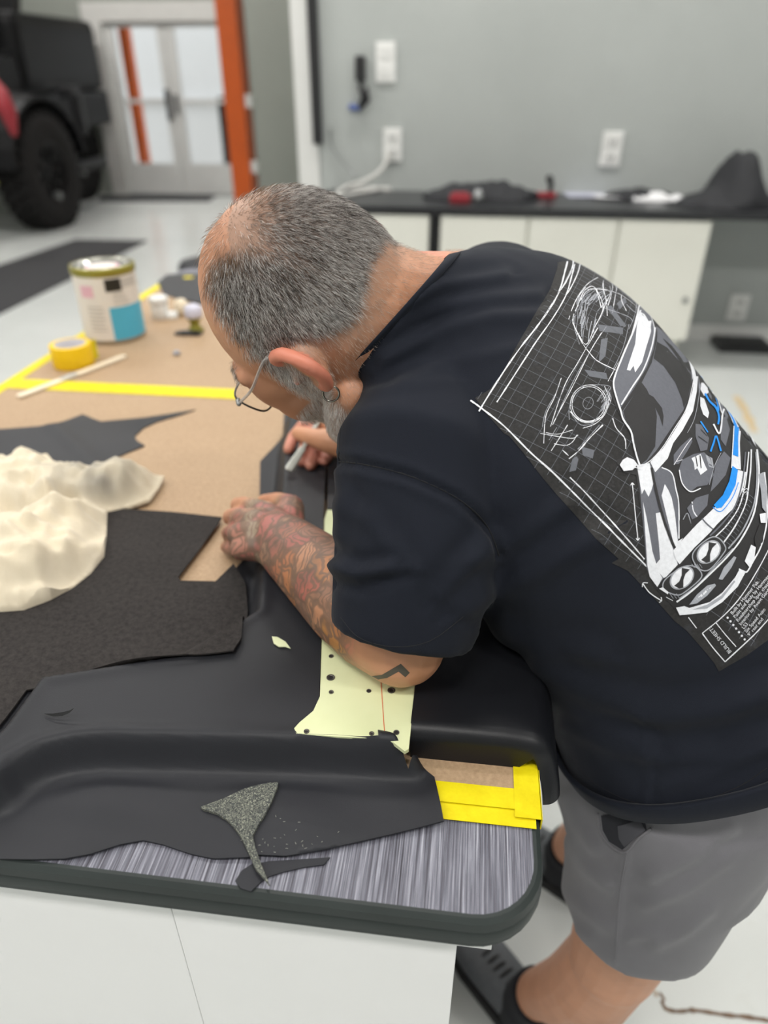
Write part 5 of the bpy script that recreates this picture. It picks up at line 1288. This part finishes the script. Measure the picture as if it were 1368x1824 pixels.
for pts, w, m_ in (([(985, 745), (1010, 790), (1050, 830), (1068, 885), (1062, 930)], 3.4, PBL), ([(958, 912), (980, 945), (1002, 978)], 2.4, PBL), ([(1018, 1092), (1036, 1040), (1052, 1000), (1080, 1090)], 3.0, PBL), ([(1035, 928), (1068, 985), (1082, 940), (1090, 865), (1110, 820), (1132, 832)], 3.0, PW), ([(832, 1200), (850, 1280), (900, 1330), (960, 1310)], 2.0, PW), ([(800, 1170), (870, 1060), (908, 1010)], 1.2, PW), ([(955, 690), (945, 780), (920, 900), (880, 980)], 1.0, PL), ([(980, 575), (1005, 600), (995, 650)], 1.4, PL), ([(1030, 620), (1075, 700)], 1.0, PW), ([(960, 960), (1000, 1000)], 0.9, PD), ([(945, 1000), (1000, 1040)], 0.9, PD), ([(1000, 720), (1060, 760)], 0.9, PD), ([(1080, 1100), (1040, 1180), (1010, 1290)], 1.0, PL), ([(815, 1150), (850, 1140)], 1.0, PW), ([(930, 1120), (940, 1180)], 1.4, PD), ([(955, 1115), (962, 1190)], 1.4, PD)):
    LV[0] = 8; stroke(K3(pts), w, m_, 4)
# wing, bonnet edge and nose
LV[0] = 4
poly(K4([(330, 30), (430, 20), (470, 100), (520, 330), (580, 560), (620, 690), (655, 820), (540, 930), (490, 1000), (430, 920), (405, 850), (390, 640), (360, 330)]), PG, 9)
for pts in ([(325, 40), (425, 25), (455, 130), (455, 190), (440, 240), (418, 290), (385, 230), (365, 270), (350, 180)], [(475, 420), (520, 410), (540, 500), (590, 640), (620, 720), (650, 825), (560, 920), (540, 930), (490, 870), (470, 830), (510, 780), (500, 650)], [(375, 330), (400, 440), (430, 600), (450, 720), (500, 880), (530, 930), (490, 1000), (430, 920), (410, 830), (395, 600)]):
    LV[0] = 5; poly(K4(pts), PW, 8)
LV[0] = 5
poly(K4([(470, 100), (510, 50), (560, 70), (610, 110), (640, 250), (655, 400), (655, 620), (640, 690), (600, 620), (540, 420), (500, 250)]), PG, 8)
LV[0] = 6
poly(K4([(545, 190), (575, 240), (600, 300), (625, 420), (650, 640), (690, 615), (640, 705), (612, 640), (575, 500), (545, 380), (520, 280)]), PW, 7)
LV[0] = 7
stroke(K4([(440, 60), (480, 260), (540, 480), (600, 640), (628, 694)]), 4.5, PD, 5); stroke(K4([(520, 60), (600, 105), (632, 230), (655, 350), (657, 620)]), 2.2, PW, 5)
poly(K4([(660, 480), (720, 420), (760, 520), (740, 560), (690, 600), (665, 620)]), PD, 6); stroke(K4([(690, 470), (725, 420), (755, 520)]), 1.4, PL, 4); poly(K4([(720, 380), (790, 300), (890, 270), (880, 360), (800, 450), (760, 470)]), PG, 7); stroke(K4([(760, 330), (770, 400), (800, 450)]), 2.0, PW, 4)
LV[0] = 8
poly(K4([(612, 712), (700, 612), (800, 505), (860, 450), (940, 372), (1010, 300), (1075, 190), (1120, 80), (1185, 100), (1160, 240), (1085, 385), (960, 505), (900, 575), (780, 690), (662, 822), (630, 780)]), PW, 8)
LV[0] = 9
stroke(K4([(838, 462), (870, 500), (925, 548)]), 2.6, PG, 4)
LV[0] = 8; poly(K3([(1160, 858), (1202, 925), (1192, 1040), (1198, 1200), (1140, 1190), (1150, 1000)]), PW, 7); LV[0] = 9; poly(K3([(1162, 898), (1190, 912), (1182, 1010), (1182, 1125), (1150, 1112), (1157, 1000)]), PBL, 6)
LV[0] = 10
poly(K4([(1075, 50), (1118, 82), (1100, 200), (1050, 300), (990, 378), (950, 383), (928, 358), (1000, 280), (1050, 170)]), PBL, 6); stroke(K4([(922, 372), (960, 405), (1003, 396), (1080, 292), (1122, 180)]), 1.4, PBL, 4)
# front end: grille bars, bumper and lamps
LV[0] = 9
for pts, w, m_ in (([(900, 600), (1000, 500), (1090, 380), (1140, 240), (1165, 100), (1180, -60)], 2.6, PG), ([(940, 610), (1030, 520), (1120, 390), (1165, 250), (1190, 90), (1205, -60)], 2.2, PW), ([(1010, 650), (1100, 520), (1180, 350), (1205, 200), (1220, 60), (1225, -80)], 2.4, PW), ([(1045, 700), (1150, 570), (1235, 390), (1262, 250), (1270, 100), (1262, -60)], 2.6, PL), ([(640, 1118), (760, 1030), (900, 900), (1040, 760), (1150, 620), (1240, 440), (1275, 260), (1285, 80), (1270, -80)], 3.0, PW), ([(660, 1090), (800, 985), (950, 830), (1080, 700)], 1.6, PL)):
    stroke(K4(pts), w, m_, 6)
for i in range(13):
    t = i / 12.0; x, y = 980 + 190 * t - 10 * t * t, 590 - 330 * t - 40 * t * t
    stroke(K4([(x, y), (x + 22, y + 14), (x + 46, y + 34)]), 1.0, PF, 2); stroke(K4([(x + 50, y + 60), (x + 70, y + 74), (x + 84, y + 90)]), 0.9, PF, 2)
LV[0] = 8
poly(K4([(740, 1140), (800, 1060), (880, 990), (940, 975), (950, 990), (880, 1070), (800, 1130)]), PL, 6); poly(K4([(970, 940), (1010, 850), (1090, 760), (1110, 770), (1070, 850), (1000, 945)]), PL, 6); poly(K4([(770, 1120), (860, 1030), (915, 1000), (850, 1070)]), PW, 5)
poly(K4([(1225, 670), (1262, 690), (1250, 780), (1215, 850), (1175, 800), (1190, 760)]), PW, 6); poly(K4([(1290, 510), (1325, 540), (1320, 640), (1270, 740), (1262, 690), (1250, 620)]), PD, 6)
stroke(K4([(1130, 860), (1190, 885), (1240, 800), (1300, 690), (1345, 520), (1350, 330), (1330, 100)]), 2.6, PW, 5)
LV[0] = 9
poly(K4([(636, 1162), (700, 1150), (740, 1165), (900, 1120), (1000, 1045), (1100, 925), (1135, 860), (1185, 880), (1120, 1000), (1000, 1120), (880, 1200), (740, 1216), (665, 1222)]), PW, 7)
LV[0] = 10
poly(K4([(760, 1180), (880, 1140), (990, 1070), (1090, 950), (1100, 960), (1000, 1090), (880, 1170)]), PL, 6)
poly(K4([(1280, 120), (1320, 100), (1350, 260), (1340, 420), (1310, 380), (1300, 250)]), PL, 7); poly(K4([(1290, 430), (1340, 420), (1340, 500), (1300, 500)]), PW, 6)
for cx_, cy_, outl in ((680, 928, [(530, 992), (560, 930), (690, 842), (780, 840), (832, 890), (820, 942), (700, 1042), (640, 1062), (562, 1034)]), (890, 727, [(762, 775), (790, 700), (900, 615), (970, 620), (1022, 690), (1000, 745), (900, 862), (822, 862)])):
    LV[0] = 10; poly(K4(outl), PD, 7); LV[0] = 11; stroke(K4(outl), 2.0, PL, 4, cyc=True)
    poly(K4(oval((cx_, cy_), 108, 78, -42)), PL, 7); LV[0] = 12; poly(K4(oval((cx_, cy_), 96, 68, -42)), PW, 7)
    LV[0] = 13; poly(K4([(cx_ - 62, cy_ + 62), (cx_ - 22, cy_ + 28), (cx_ - 4, cy_ - 20), (cx_ - 2, cy_ - 78), (cx_ + 62, cy_ - 66), (cx_ + 26, cy_ - 30), (cx_ + 10, cy_ + 16), (cx_ + 10, cy_ + 76), (cx_ - 20, cy_ + 84)]), PD, 6)
for x in (755, 775, 795, 815): stroke(K4([(x, 820), (x + 22, 850)]), 0.8, PL, 2)
for x in (585, 610, 635): stroke(K4([(x, 1050), (x + 28, 1090)]), 0.8, PL, 2)
poly(K4([(500, 1010), (530, 1000), (575, 1040), (570, 1056)]), PW, 6)
poly(K3([(520, 1125), (560, 1140), (582, 1170), (552, 1202), (500, 1207), (476, 1170), (495, 1140)]), PW, 6); stroke(K3([(538, 1188), (565, 1186), (602, 1196)]), 1.4, PW, 3)
LV[0] = 5
# arrows and box of the build sheet
def arrow(p, q, w):
    p, q = np.array(p, float), np.array(q, float); stroke([p, (p + q) / 2, q], w, PW, 4); d = nrm(q - p); n = np.array([-d[1], d[0]])
    for e, s in ((p, 1), (q, -1)): stroke([e + d * s * 4 + n * 3, e, e + d * s * 4 - n * 3], w, PW, 3)
arrow(*K4([(290, 180), (336, 632)]), 1.7); stroke(K4([(378, 975), (430, 1045), (522, 1108)]), 1.8, PW, 5); stroke(K4([(372, 1000), (378, 968), (415, 968)]), 1.6, PW, 3); stroke(K4([(505, 1122), (524, 1108), (520, 1080)]), 1.6, PW, 3); stroke(K4([(735, 1240), (800, 1326)]), 1.7, PW, 3); stroke(K4([(560, 1080), (612, 1108)]), 1.2, PW, 3)
for pts, w in (([(845, 1365), (930, 1480), (1025, 1590)], 2.0), ([(845, 1365), (1010, 1230), (1150, 1075), (1292, 848), (1400, 640)], 1.8), ([(1025, 1590), (1200, 1430), (1300, 1330), (1440, 1170)], 2.0), ([(950, 1280), (1030, 1380), (1112, 1472)], 1.6)):
    stroke(K4(pts), w, PW, 5, jit=0.2)
def lettering(txt, o, d, upv, size):
    cu = bpy.data.curves.new('txt', 'FONT'); cu.body = txt; cu.size = size; cu.resolution_u = 3
    ob = bpy.data.objects.new('txt', cu); COL.objects.link(ob); dg = bpy.context.evaluated_depsgraph_get(); me = bpy.data.meshes.new_from_object(ob.evaluated_get(dg))
    d, upv = nrm(np.array(d, float)), nrm(np.array(upv, float))
    P2 = np.array([np.array(o) + d * v.co.x + upv * v.co.y for v in me.vertices]); F = [tuple(p.vertices) for p in me.polygons]
    bpy.data.objects.remove(ob); bpy.data.curves.remove(cu); bpy.data.meshes.remove(me); put(P2, F, PW, False)
LN = ['Built by Hammer Fab.', 'Paint and Body by Hammer Fab', 'Roadstershop Spec chassis', 'Interior by Avant Garde', 'LS3', 'Six Speed Auto', '9" rear end']
for i, tx in enumerate(LN):
    x, y = 1082 + i * 22.5, 1222 + i * 28.5
    lettering(tx, K4([(x, y)])[0], (0.63, -0.77), (-0.77, -0.63), 8.6); poly(K4(oval((x - 38, y + 22), 9, 9, 0, 10)), PW, 6, False)
lettering('BUILD SHEET:', K4([(1078, 1512)])[0], (-0.63, -0.78), (-0.78, 0.63), 9.6)
lettering('SS', K4([(1196, 275)])[0], (0.12, -0.99), (-0.99, -0.12), 13)
prn = PR.build('back_print', PM, shirt)
prn['label'] = 'white, grey and blue car drawing with build sheet printed on the shirt back'

# ------------------------------------------------------------------ shorts
SHO = MB()
def horiz(c, ax, ay, rot, n=40, ex=2.3):
    r = []
    for t in np.linspace(0, 2 * pi, n, endpoint=False):
        cx, sx = cos(t), sin(t); u = ax * np.sign(cx) * abs(cx) ** (2 / ex); v = ay * np.sign(sx) * abs(sx) ** (2 / ex)
        r.append(np.array(c) + np.array([u * cos(rot) - v * sin(rot), u * sin(rot) + v * cos(rot), 0]))
    return r
pc = PEL.copy(); z0 = pc[2]
mid = (HPL + HPR) / 2
SHO.rings([horiz([mid[0], mid[1], z], ax, ay, 0.05) for z, ax, ay in ((1.03, 0.135, 0.155), (0.96, 0.145, 0.17), (0.86, 0.142, 0.18), (0.76, 0.125, 0.19))])
HEML = flatp(0.318, 0.508, 0.885); HEMR = flatp(0.37, 0.755, 0.885)
for h, k in ((HPL, HEML), (HPR, HEMR)):
    top = np.array([h[0] * 0.8 + mid[0] * 0.2, h[1] * 0.85 + mid[1] * 0.15, h[2] - 0.02])
    SHO.rings([horiz(top * (1 - t) + k * t, ax, ay, 0.05) for t, ax, ay in ((0, 0.112, 0.100), (0.3, 0.108, 0.104), (0.65, 0.096, 0.104), (1.0, 0.090, 0.102))])
sh_me = remesh(SHO, 'shorts', 0.005, 10)
V, N = getv(sh_me), getn(sh_me); bx, by, bz = proj(V); fc = ((CP - V) * N).sum(1) > 0
dd = np.zeros(len(V))
for line, amp, w in [([(1115, 1515), (1105, 1580), (1100, 1650), (1095, 1715)], 0.0016, 6), ([(1160, 1560), (1230, 1520), (1300, 1470)], 0.004, 16), ([(1150, 1610), (1220, 1580), (1290, 1530)], 0.003, 15), ([(1170, 1680), (1220, 1655), (1260, 1620)], 0.003, 14), ([(1000, 1480), (1040, 1540), (1085, 1575)], 0.0035, 14), ([(990, 1570), (1030, 1610), (1085, 1650)], 0.003, 15), ([(1010, 1420), (1030, 1470), (1060, 1510)], 0.003, 12), ([(1000, 1640), (1050, 1670)], 0.002, 12), ([(1120, 1670), (1170, 1660)], 0.002, 10)]:
    d_, s_ = segdist(bx, by, line); dd += 1.5 * amp * np.exp(-(d_ / w) ** 2)
V += N * (dd * fc + 0.002 * nz(V, 12, 7.0))[:, None]; setv(sh_me, V)
sho = NT('grey_shorts_cloth'); sho.set(Roughness=0.8); sho.b.inputs['Sheen Weight'].default_value = 0.15
f = sho.noise(8, 4, 0.6); sho.col(sho.ramp(f, [(0.3, rgb(102, 101, 106)), (0.7, rgb(111, 110, 115))])); sho.bump(sho.noise(900, 2), 0.3, 0.0005); M['shorts'] = sho.m
sh_me.materials.append(M['shorts'])
sh_bvh = bvh_of(sh_me)
shorts = link('shorts', sh_me, MAN)
seam([(1118, 1512), (1106, 1580), (1100, 1650), (1096, 1712)], 0.0008, 'seam', M['shorts'], shorts, sh_bvh, 0.0003)
# slanted pocket mouth with dark lining
pk = [(1072, 1452), (1075, 1478), (1086, 1498), (1110, 1513), (1116, 1508), (1132, 1490), (1152, 1478), (1148, 1456), (1120, 1450), (1095, 1448)]
def patch(pts, bv, off, name, mat, par, step=8):
    P2, F, _ = fill2d([tuple(map(float, p)) for p in pts], step); H = [cast(p[0], p[1], bv, off) for p in P2]
    F = [f for f in F if all(H[i] is not None for i in f)]
    H = [p if p is not None else np.zeros(3) for p in H]
    if F: return MB().add(H, F).build(name, mat, par, True)
patch(pk, sh_bvh, 0.0012, 'pocket', plain('dark_pocket_lining', rgb(34, 35, 42), 0.9), shorts)
patch([(1102, 1470), (1140, 1460), (1150, 1478), (1130, 1492), (1114, 1508), (1104, 1492)], sh_bvh, 0.0022, 'pocket_lining', plain('grey_pocket_lining', rgb(70, 70, 76), 0.9), shorts)
seam([(1066, 1448), (1070, 1480), (1084, 1502), (1112, 1518), (1136, 1494), (1160, 1476)], 0.0014, 'pocket_edge', M['shorts'], shorts, sh_bvh, 0.0006)

# ------------------------------------------------------------------ socks and shoes
M['sock'] = plain('black_sock_knit', rgb(24, 25, 32), 0.9, var=0.1, bump=0.4, bscale=500)
M['shoe'] = plain('dark_grey_shoe_mesh', rgb(92, 95, 99), 0.75, var=0.12, scale=60, bump=0.4, bscale=500)
M['sole'] = plain('black_shoe_sole', rgb(30, 30, 32), 0.7)
for i, a in enumerate((ANL, ANR)):
    f = FD[i]; s = np.array([-f[1], f[0], 0]); k = KNL if i == 0 else KNR; g = np.array([a[0], a[1], 0.0])
    axs = nrm(k - a); P = [g + [0, 0, 0.045], a + [0, 0, -0.01], a + axs * 0.03, a + axs * 0.05]
    MB().tube(P, [0.052, 0.047, 0.0445, 0.046], 24).build('sock', M['sock'], MAN, True)
    R = []
    for t, w, zt, zb in ((-0.075, 0.022, 0.05, 0.018), (-0.062, 0.036, 0.085, 0.016), (-0.02, 0.043, 0.098, 0.014), (0.03, 0.044, 0.096, 0.014), (0.075, 0.047, 0.082, 0.014), (0.13, 0.050, 0.066, 0.014), (0.175, 0.045, 0.055, 0.015), (0.205, 0.026, 0.042, 0.02)):
        c = g + f * t; r = []
        for q in np.linspace(0, 2 * pi, 20, endpoint=False):
            zz = (zt + zb) / 2 + (zt - zb) / 2 * np.sign(sin(q)) * abs(sin(q)) ** 0.8; r.append(c + s * w * np.sign(cos(q)) * abs(cos(q)) ** 0.75 + np.array([0, 0, zz]))
        R.append(r)
    sh = MB().rings(catmull_rings(R)) if False else MB().rings(R)
    so = sh.build('shoe', M['shoe'], MAN, True)
    out = []
    for t, w in ((-0.082, 0.024), (-0.066, 0.041), (0.0, 0.045), (0.07, 0.049), (0.13, 0.053), (0.18, 0.048), (0.212, 0.027)): out.append((t, w))
    pts = [g + f * t + s * w for t, w in out] + [g + f * t - s * w for t, w in out[::-1]]
    MB().prism(pts, 0.001, 0.027).build('sole', M['sole'], so)
    for j in range(5):
        c = g + f * (0.045 + 0.018 * j); zt = 0.094 - 0.0055 * j
        MB().tube([c + s * 0.028 + [0, 0, zt - 0.012], c + [0, 0, zt + 0.001], c - s * 0.028 + [0, 0, zt - 0.012]], 0.003, 6).build('lace', M['sole'], so, True)

# ------------------------------------------------------------------ hair, beard
def strands(name, dens, count, length, rad, flow, colfn, lift, seed, curl=0.15):
    r = np.random.default_rng(seed); me = body_me; me.calc_loop_triangles(); nt = len(me.loop_triangles)
    tv = np.empty(nt * 3, np.int32); me.loop_triangles.foreach_get('vertices', tv); tv = tv.reshape(-1, 3)
    w = dens[tv].mean(1); A = np.linalg.norm(np.cross(BV[tv[:, 1]] - BV[tv[:, 0]], BV[tv[:, 2]] - BV[tv[:, 0]]), axis=1) * w
    pick = r.choice(nt, count, p=A / A.sum()); b = r.dirichlet((1, 1, 1), count)
    VN = getn(me); p = (BV[tv[pick]] * b[:, :, None]).sum(1); n = (VN[tv[pick]] * b[:, :, None]).sum(1); n /= np.linalg.norm(n, axis=1)[:, None]
    d = flow(p); d = d / np.linalg.norm(d, axis=1)[:, None] + r.normal(0, 0.17, d.shape); d -= n * (d * n).sum(1)[:, None]; d /= np.linalg.norm(d, axis=1)[:, None] + 1e-9
    L = length * r.uniform(0.6, 1.15, count); up = lift * r.uniform(0.6, 1.4, count)
    t0 = d * np.cos(up)[:, None] + n * np.sin(up)[:, None]; t1 = d * np.cos(up * curl)[:, None] + n * np.sin(up * curl)[:, None]
    q0 = p - n * 0.0008; q1 = p + t0 * (L * 0.5)[:, None]; q2 = q1 + t1 * (L * 0.5)[:, None]
    sx = np.cross(n, d); V = []
    for q, rr in ((q0, rad), (q1, rad * 0.8)):
        for a in (0, 2.094, 4.189): V.append(q + (sx * cos(a) + n * sin(a)) * rr)
    V.append(q2); V = np.stack(V, 1); base = np.arange(count)[:, None] * 7
    F = np.concatenate([np.stack([base[:, 0] + a for a in quad], 1) for quad in ((0, 1, 4, 3), (1, 2, 5, 4), (2, 0, 3, 5))])
    T = np.concatenate([np.stack([base[:, 0] + a for a in tri], 1) for tri in ((3, 4, 6), (4, 5, 6), (5, 3, 6))])
    m = bpy.data.meshes.new(name); nv, nq, n3 = count * 7, len(F), len(T)
    m.vertices.add(nv); m.vertices.foreach_set('co', V.astype(np.float32).ravel()); m.loops.add(nq * 4 + n3 * 3); m.polygons.add(nq + n3)
    m.loops.foreach_set('vertex_index', np.concatenate([F.ravel(), T.ravel()]).astype(np.int32))
    m.polygons.foreach_set('loop_start', np.concatenate([np.arange(nq) * 4, nq * 4 + np.arange(n3) * 3]).astype(np.int32))
    m.update(calc_edges=True); m.polygons.foreach_set('use_smooth', [True] * len(m.polygons))
    c = colfn(p, r); ca = m.attributes.new('tone', 'FLOAT_COLOR', 'POINT'); ca.data.foreach_set('color', np.repeat(np.column_stack([c, np.ones(count)]), 7, axis=0).astype(np.float32).ravel())
    m.materials.append(M['hair']); o = link(name, m, MAN); return o
hr = NT('hair'); hr.set(Roughness=0.42); hr.b.inputs['Specular IOR Level'].default_value = 0.4; hr.col(hr.attr('tone').outputs['Color']); M['hair'] = hr.m
whorl = hd(0.0, -0.02, 0.125)
def tones(p, r, whites, brown):
    n = len(p); u = r.uniform(size=n); c = np.where((u < whites)[:, None], np.array([0.88, 0.84, 0.81]), np.where((u < whites + 0.28)[:, None], np.array([0.32, 0.28, 0.255]), np.array([0.055, 0.045, 0.04])))
    bw = (r.uniform(size=n) < brown)[:, None]; c = np.where(bw, np.array([0.24, 0.14, 0.075]), c); return c * r.uniform(0.8, 1.15, (n, 1))
def hair_tone(p, r):
    q = hloc(p); brown = np.clip(sstep(0.085, 0.11, q[:, 2]) * sstep(-0.09, -0.03, q[:, 1]) * 0.6, 0, 0.75); wh = 0.34 + 0.2 * sstep(0.06, 0.0, q[:, 2]) + 0.18 * nz(p, 45, 1.0)
    return tones(p, r, wh, brown)
hair = strands('hair', hdens ** 1.1 + 0.0, 42000, 0.012, 0.00012, lambda p: p - whorl, hair_tone, 0.42, 3, 0.5)
hair['label'] = 'short cropped salt and pepper hair, thinning on the crown'
nkd = inh * (hdens < 0.3) * sstep(0.02, -0.02, hq[:, 1]) * sstep(0.03, 0.01, hq[:, 2]) * (~earm) * 1.0
strands('hair_fuzz', nkd + 0.0, 12000, 0.007, 0.00009, lambda p: p - whorl, lambda p, r: np.tile([0.66, 0.55, 0.47], (len(p), 1)) * r.uniform(0.5, 1.3, (len(p), 1)), 0.6, 5)
strands('beard', bm_ + 0.0, 15000, 0.013, 0.00014, lambda p: np.tile(-HU + 0.35 * HF, (len(p), 1)), lambda p, r: 1.12 * tones(p, r, 0.88, 0.0), 0.6, 6)
bw = inh * np.exp(-((hq[:, 2] - 0.026) / 0.006) ** 2) * (hq[:, 1] > 0.07) * (np.abs(hq[:, 0]) > 0.012)
strands('eyebrow', bw + 0.0, 900, 0.010, 0.0001, lambda p: np.sign((p - HO) @ HL)[:, None] * HL[None, :], lambda p, r: tones(p, r, 0.35, 0.0), 0.5, 8)
M['eye_white'] = plain('eye_white', rgb(220, 214, 208), 0.2); M['iris'] = plain('brown_iris', rgb(60, 42, 30), 0.2)
for s in (-1, 1):
    e = MB().rings(ell((s * 0.031, 0.0835, 0.004), (0.0115, 0.0115, 0.0115), 10)).build('eye', M['eye_white'], MAN, True)
    MB().rings(ell((s * 0.031, 0.0935, 0.002), (0.0052, 0.0024, 0.0052), 8)).build('iris', M['iris'], e, True)

# ------------------------------------------------------------------ glasses, earring
M['frame'] = plain('gunmetal_frame', rgb(70, 68, 66), 0.3, 0.7); M['clear_plastic'] = NT('clear_plastic').set(Base_Color=(0.78, 0.76, 0.76, 1), Roughness=0.12, IOR=1.25, Transmission_Weight=0.65).m
gl = None
for s in (-1, 1):
    def g3(l, f_, u): return hd(s * l, f_ + 0.012, u - 0.003)
    O_ = catmull([g3(0.066, 0.090, 0.012), g3(0.04, 0.104, 0.015), g3(0.014, 0.108, 0.012), g3(0.012, 0.104, -0.008), g3(0.02, 0.096, -0.022), g3(0.045, 0.092, -0.024), g3(0.064, 0.084, -0.014)], 5, True)
    rim = MB().tube(O_, 0.0011, 8, cyc=True, cap=False).build('glasses_rim', M['frame'], MAN, True)
    c = np.mean(O_, axis=0); n = len(O_); MB().add(list(O_) + [c], [(i, (i + 1) % n, n) for i in range(n)]).build('lens', M['glass'], rim, True)
    tl = [g3(0.070, 0.088, 0.008), hd(s * 0.078, 0.06, 0.010), hd(s * 0.082, 0.02, 0.022), hd(s * 0.085, 0.0, 0.026), hd(s * 0.084, -0.02, 0.020), hd(s * 0.082, -0.032, 0.006)]
    MB().tube(catmull(tl, 5), [0.0016] * 12 + [0.0014] * 14, 8, round_=True).build('glasses_temple', M['clear_plastic'], MAN, True)
    MB().tube([g3(0.0655, 0.091, 0.010), g3(0.0715, 0.087, 0.008)], 0.0028, 8, round_=True).build('hinge', M['grey_metal'], rim, True)
MB().tube(catmull([hd(-0.013, 0.119, -0.002), hd(0, 0.123, 0.001), hd(0.013, 0.119, -0.002)], 4), 0.0012, 8).build('glasses_bridge', M['frame'], MAN, True)
lc = hd(0.080, -0.013, -0.038); R_ = 0.0078
e1, e2 = nrm(HF * 0.75 + HL * 0.5), nrm(-HU)
MB().tube([lc + R_ * (cos(t) * e1 + sin(t) * e2) for t in np.linspace(0, 2 * pi, 32, endpoint=False)], 0.0011, 10, cyc=True, cap=False).build('earring', plain('steel_ring', rgb(150, 146, 138), 0.2, 1.0), MAN, True)
# bold chevron tattooed by the elbow
def tpoly(pts, name):
    return patch(pts, body_bvh, 0.0003, name, plain('faded_tattoo_ink', (0.085, 0.075, 0.06, 1), 0.6), body, 5)
tpoly([(662, 1204), (680, 1202), (714, 1182), (730, 1198), (722, 1206), (710, 1196), (690, 1207), (674, 1210)], 'tattoo')

# ------------------------------------------------------------------ trimming knife in the right hand
a, b, m_ = at(580, 728, 1.102), at(514, 838, 1.046), at(541, 797, 1.067)
KN = thing('trimming_knife', tuple(b), 'slim silver trimming knife held in the right hand', 'knife')
ax_ = nrm(a - b); sd_ = nrm(np.cross(ax_, FW)); up_ = np.cross(sd_, ax_)
def bar(p, q, w0, w1, t0, t1, name, mat):
    R = []
    for pt, w, t in ((p, w0 * 0.7, t0 * 0.7), (p * 0.94 + q * 0.06, w0, t0), (p * 0.06 + q * 0.94, w1, t1), (q, w1 * 0.7, t1 * 0.7)):
        R.append([pt + sd_ * w * cx + up_ * t * cy for cx, cy in ((1, .5), (.6, 1), (-.6, 1), (-1, .5), (-1, -.5), (-.6, -1), (.6, -1), (1, -.5))])
    return MB().rings(R).build(name, mat, KN)
M['silver'] = plain('satin_aluminium', rgb(190, 192, 186), 0.35, 0.6, 0.05)
bar(b, m_, 0.0068, 0.0052, 0.003, 0.003, 'blade_guard', M['silver']); bar(m_, a, 0.0036, 0.0042, 0.0036, 0.0042, 'handle', M['silver'])
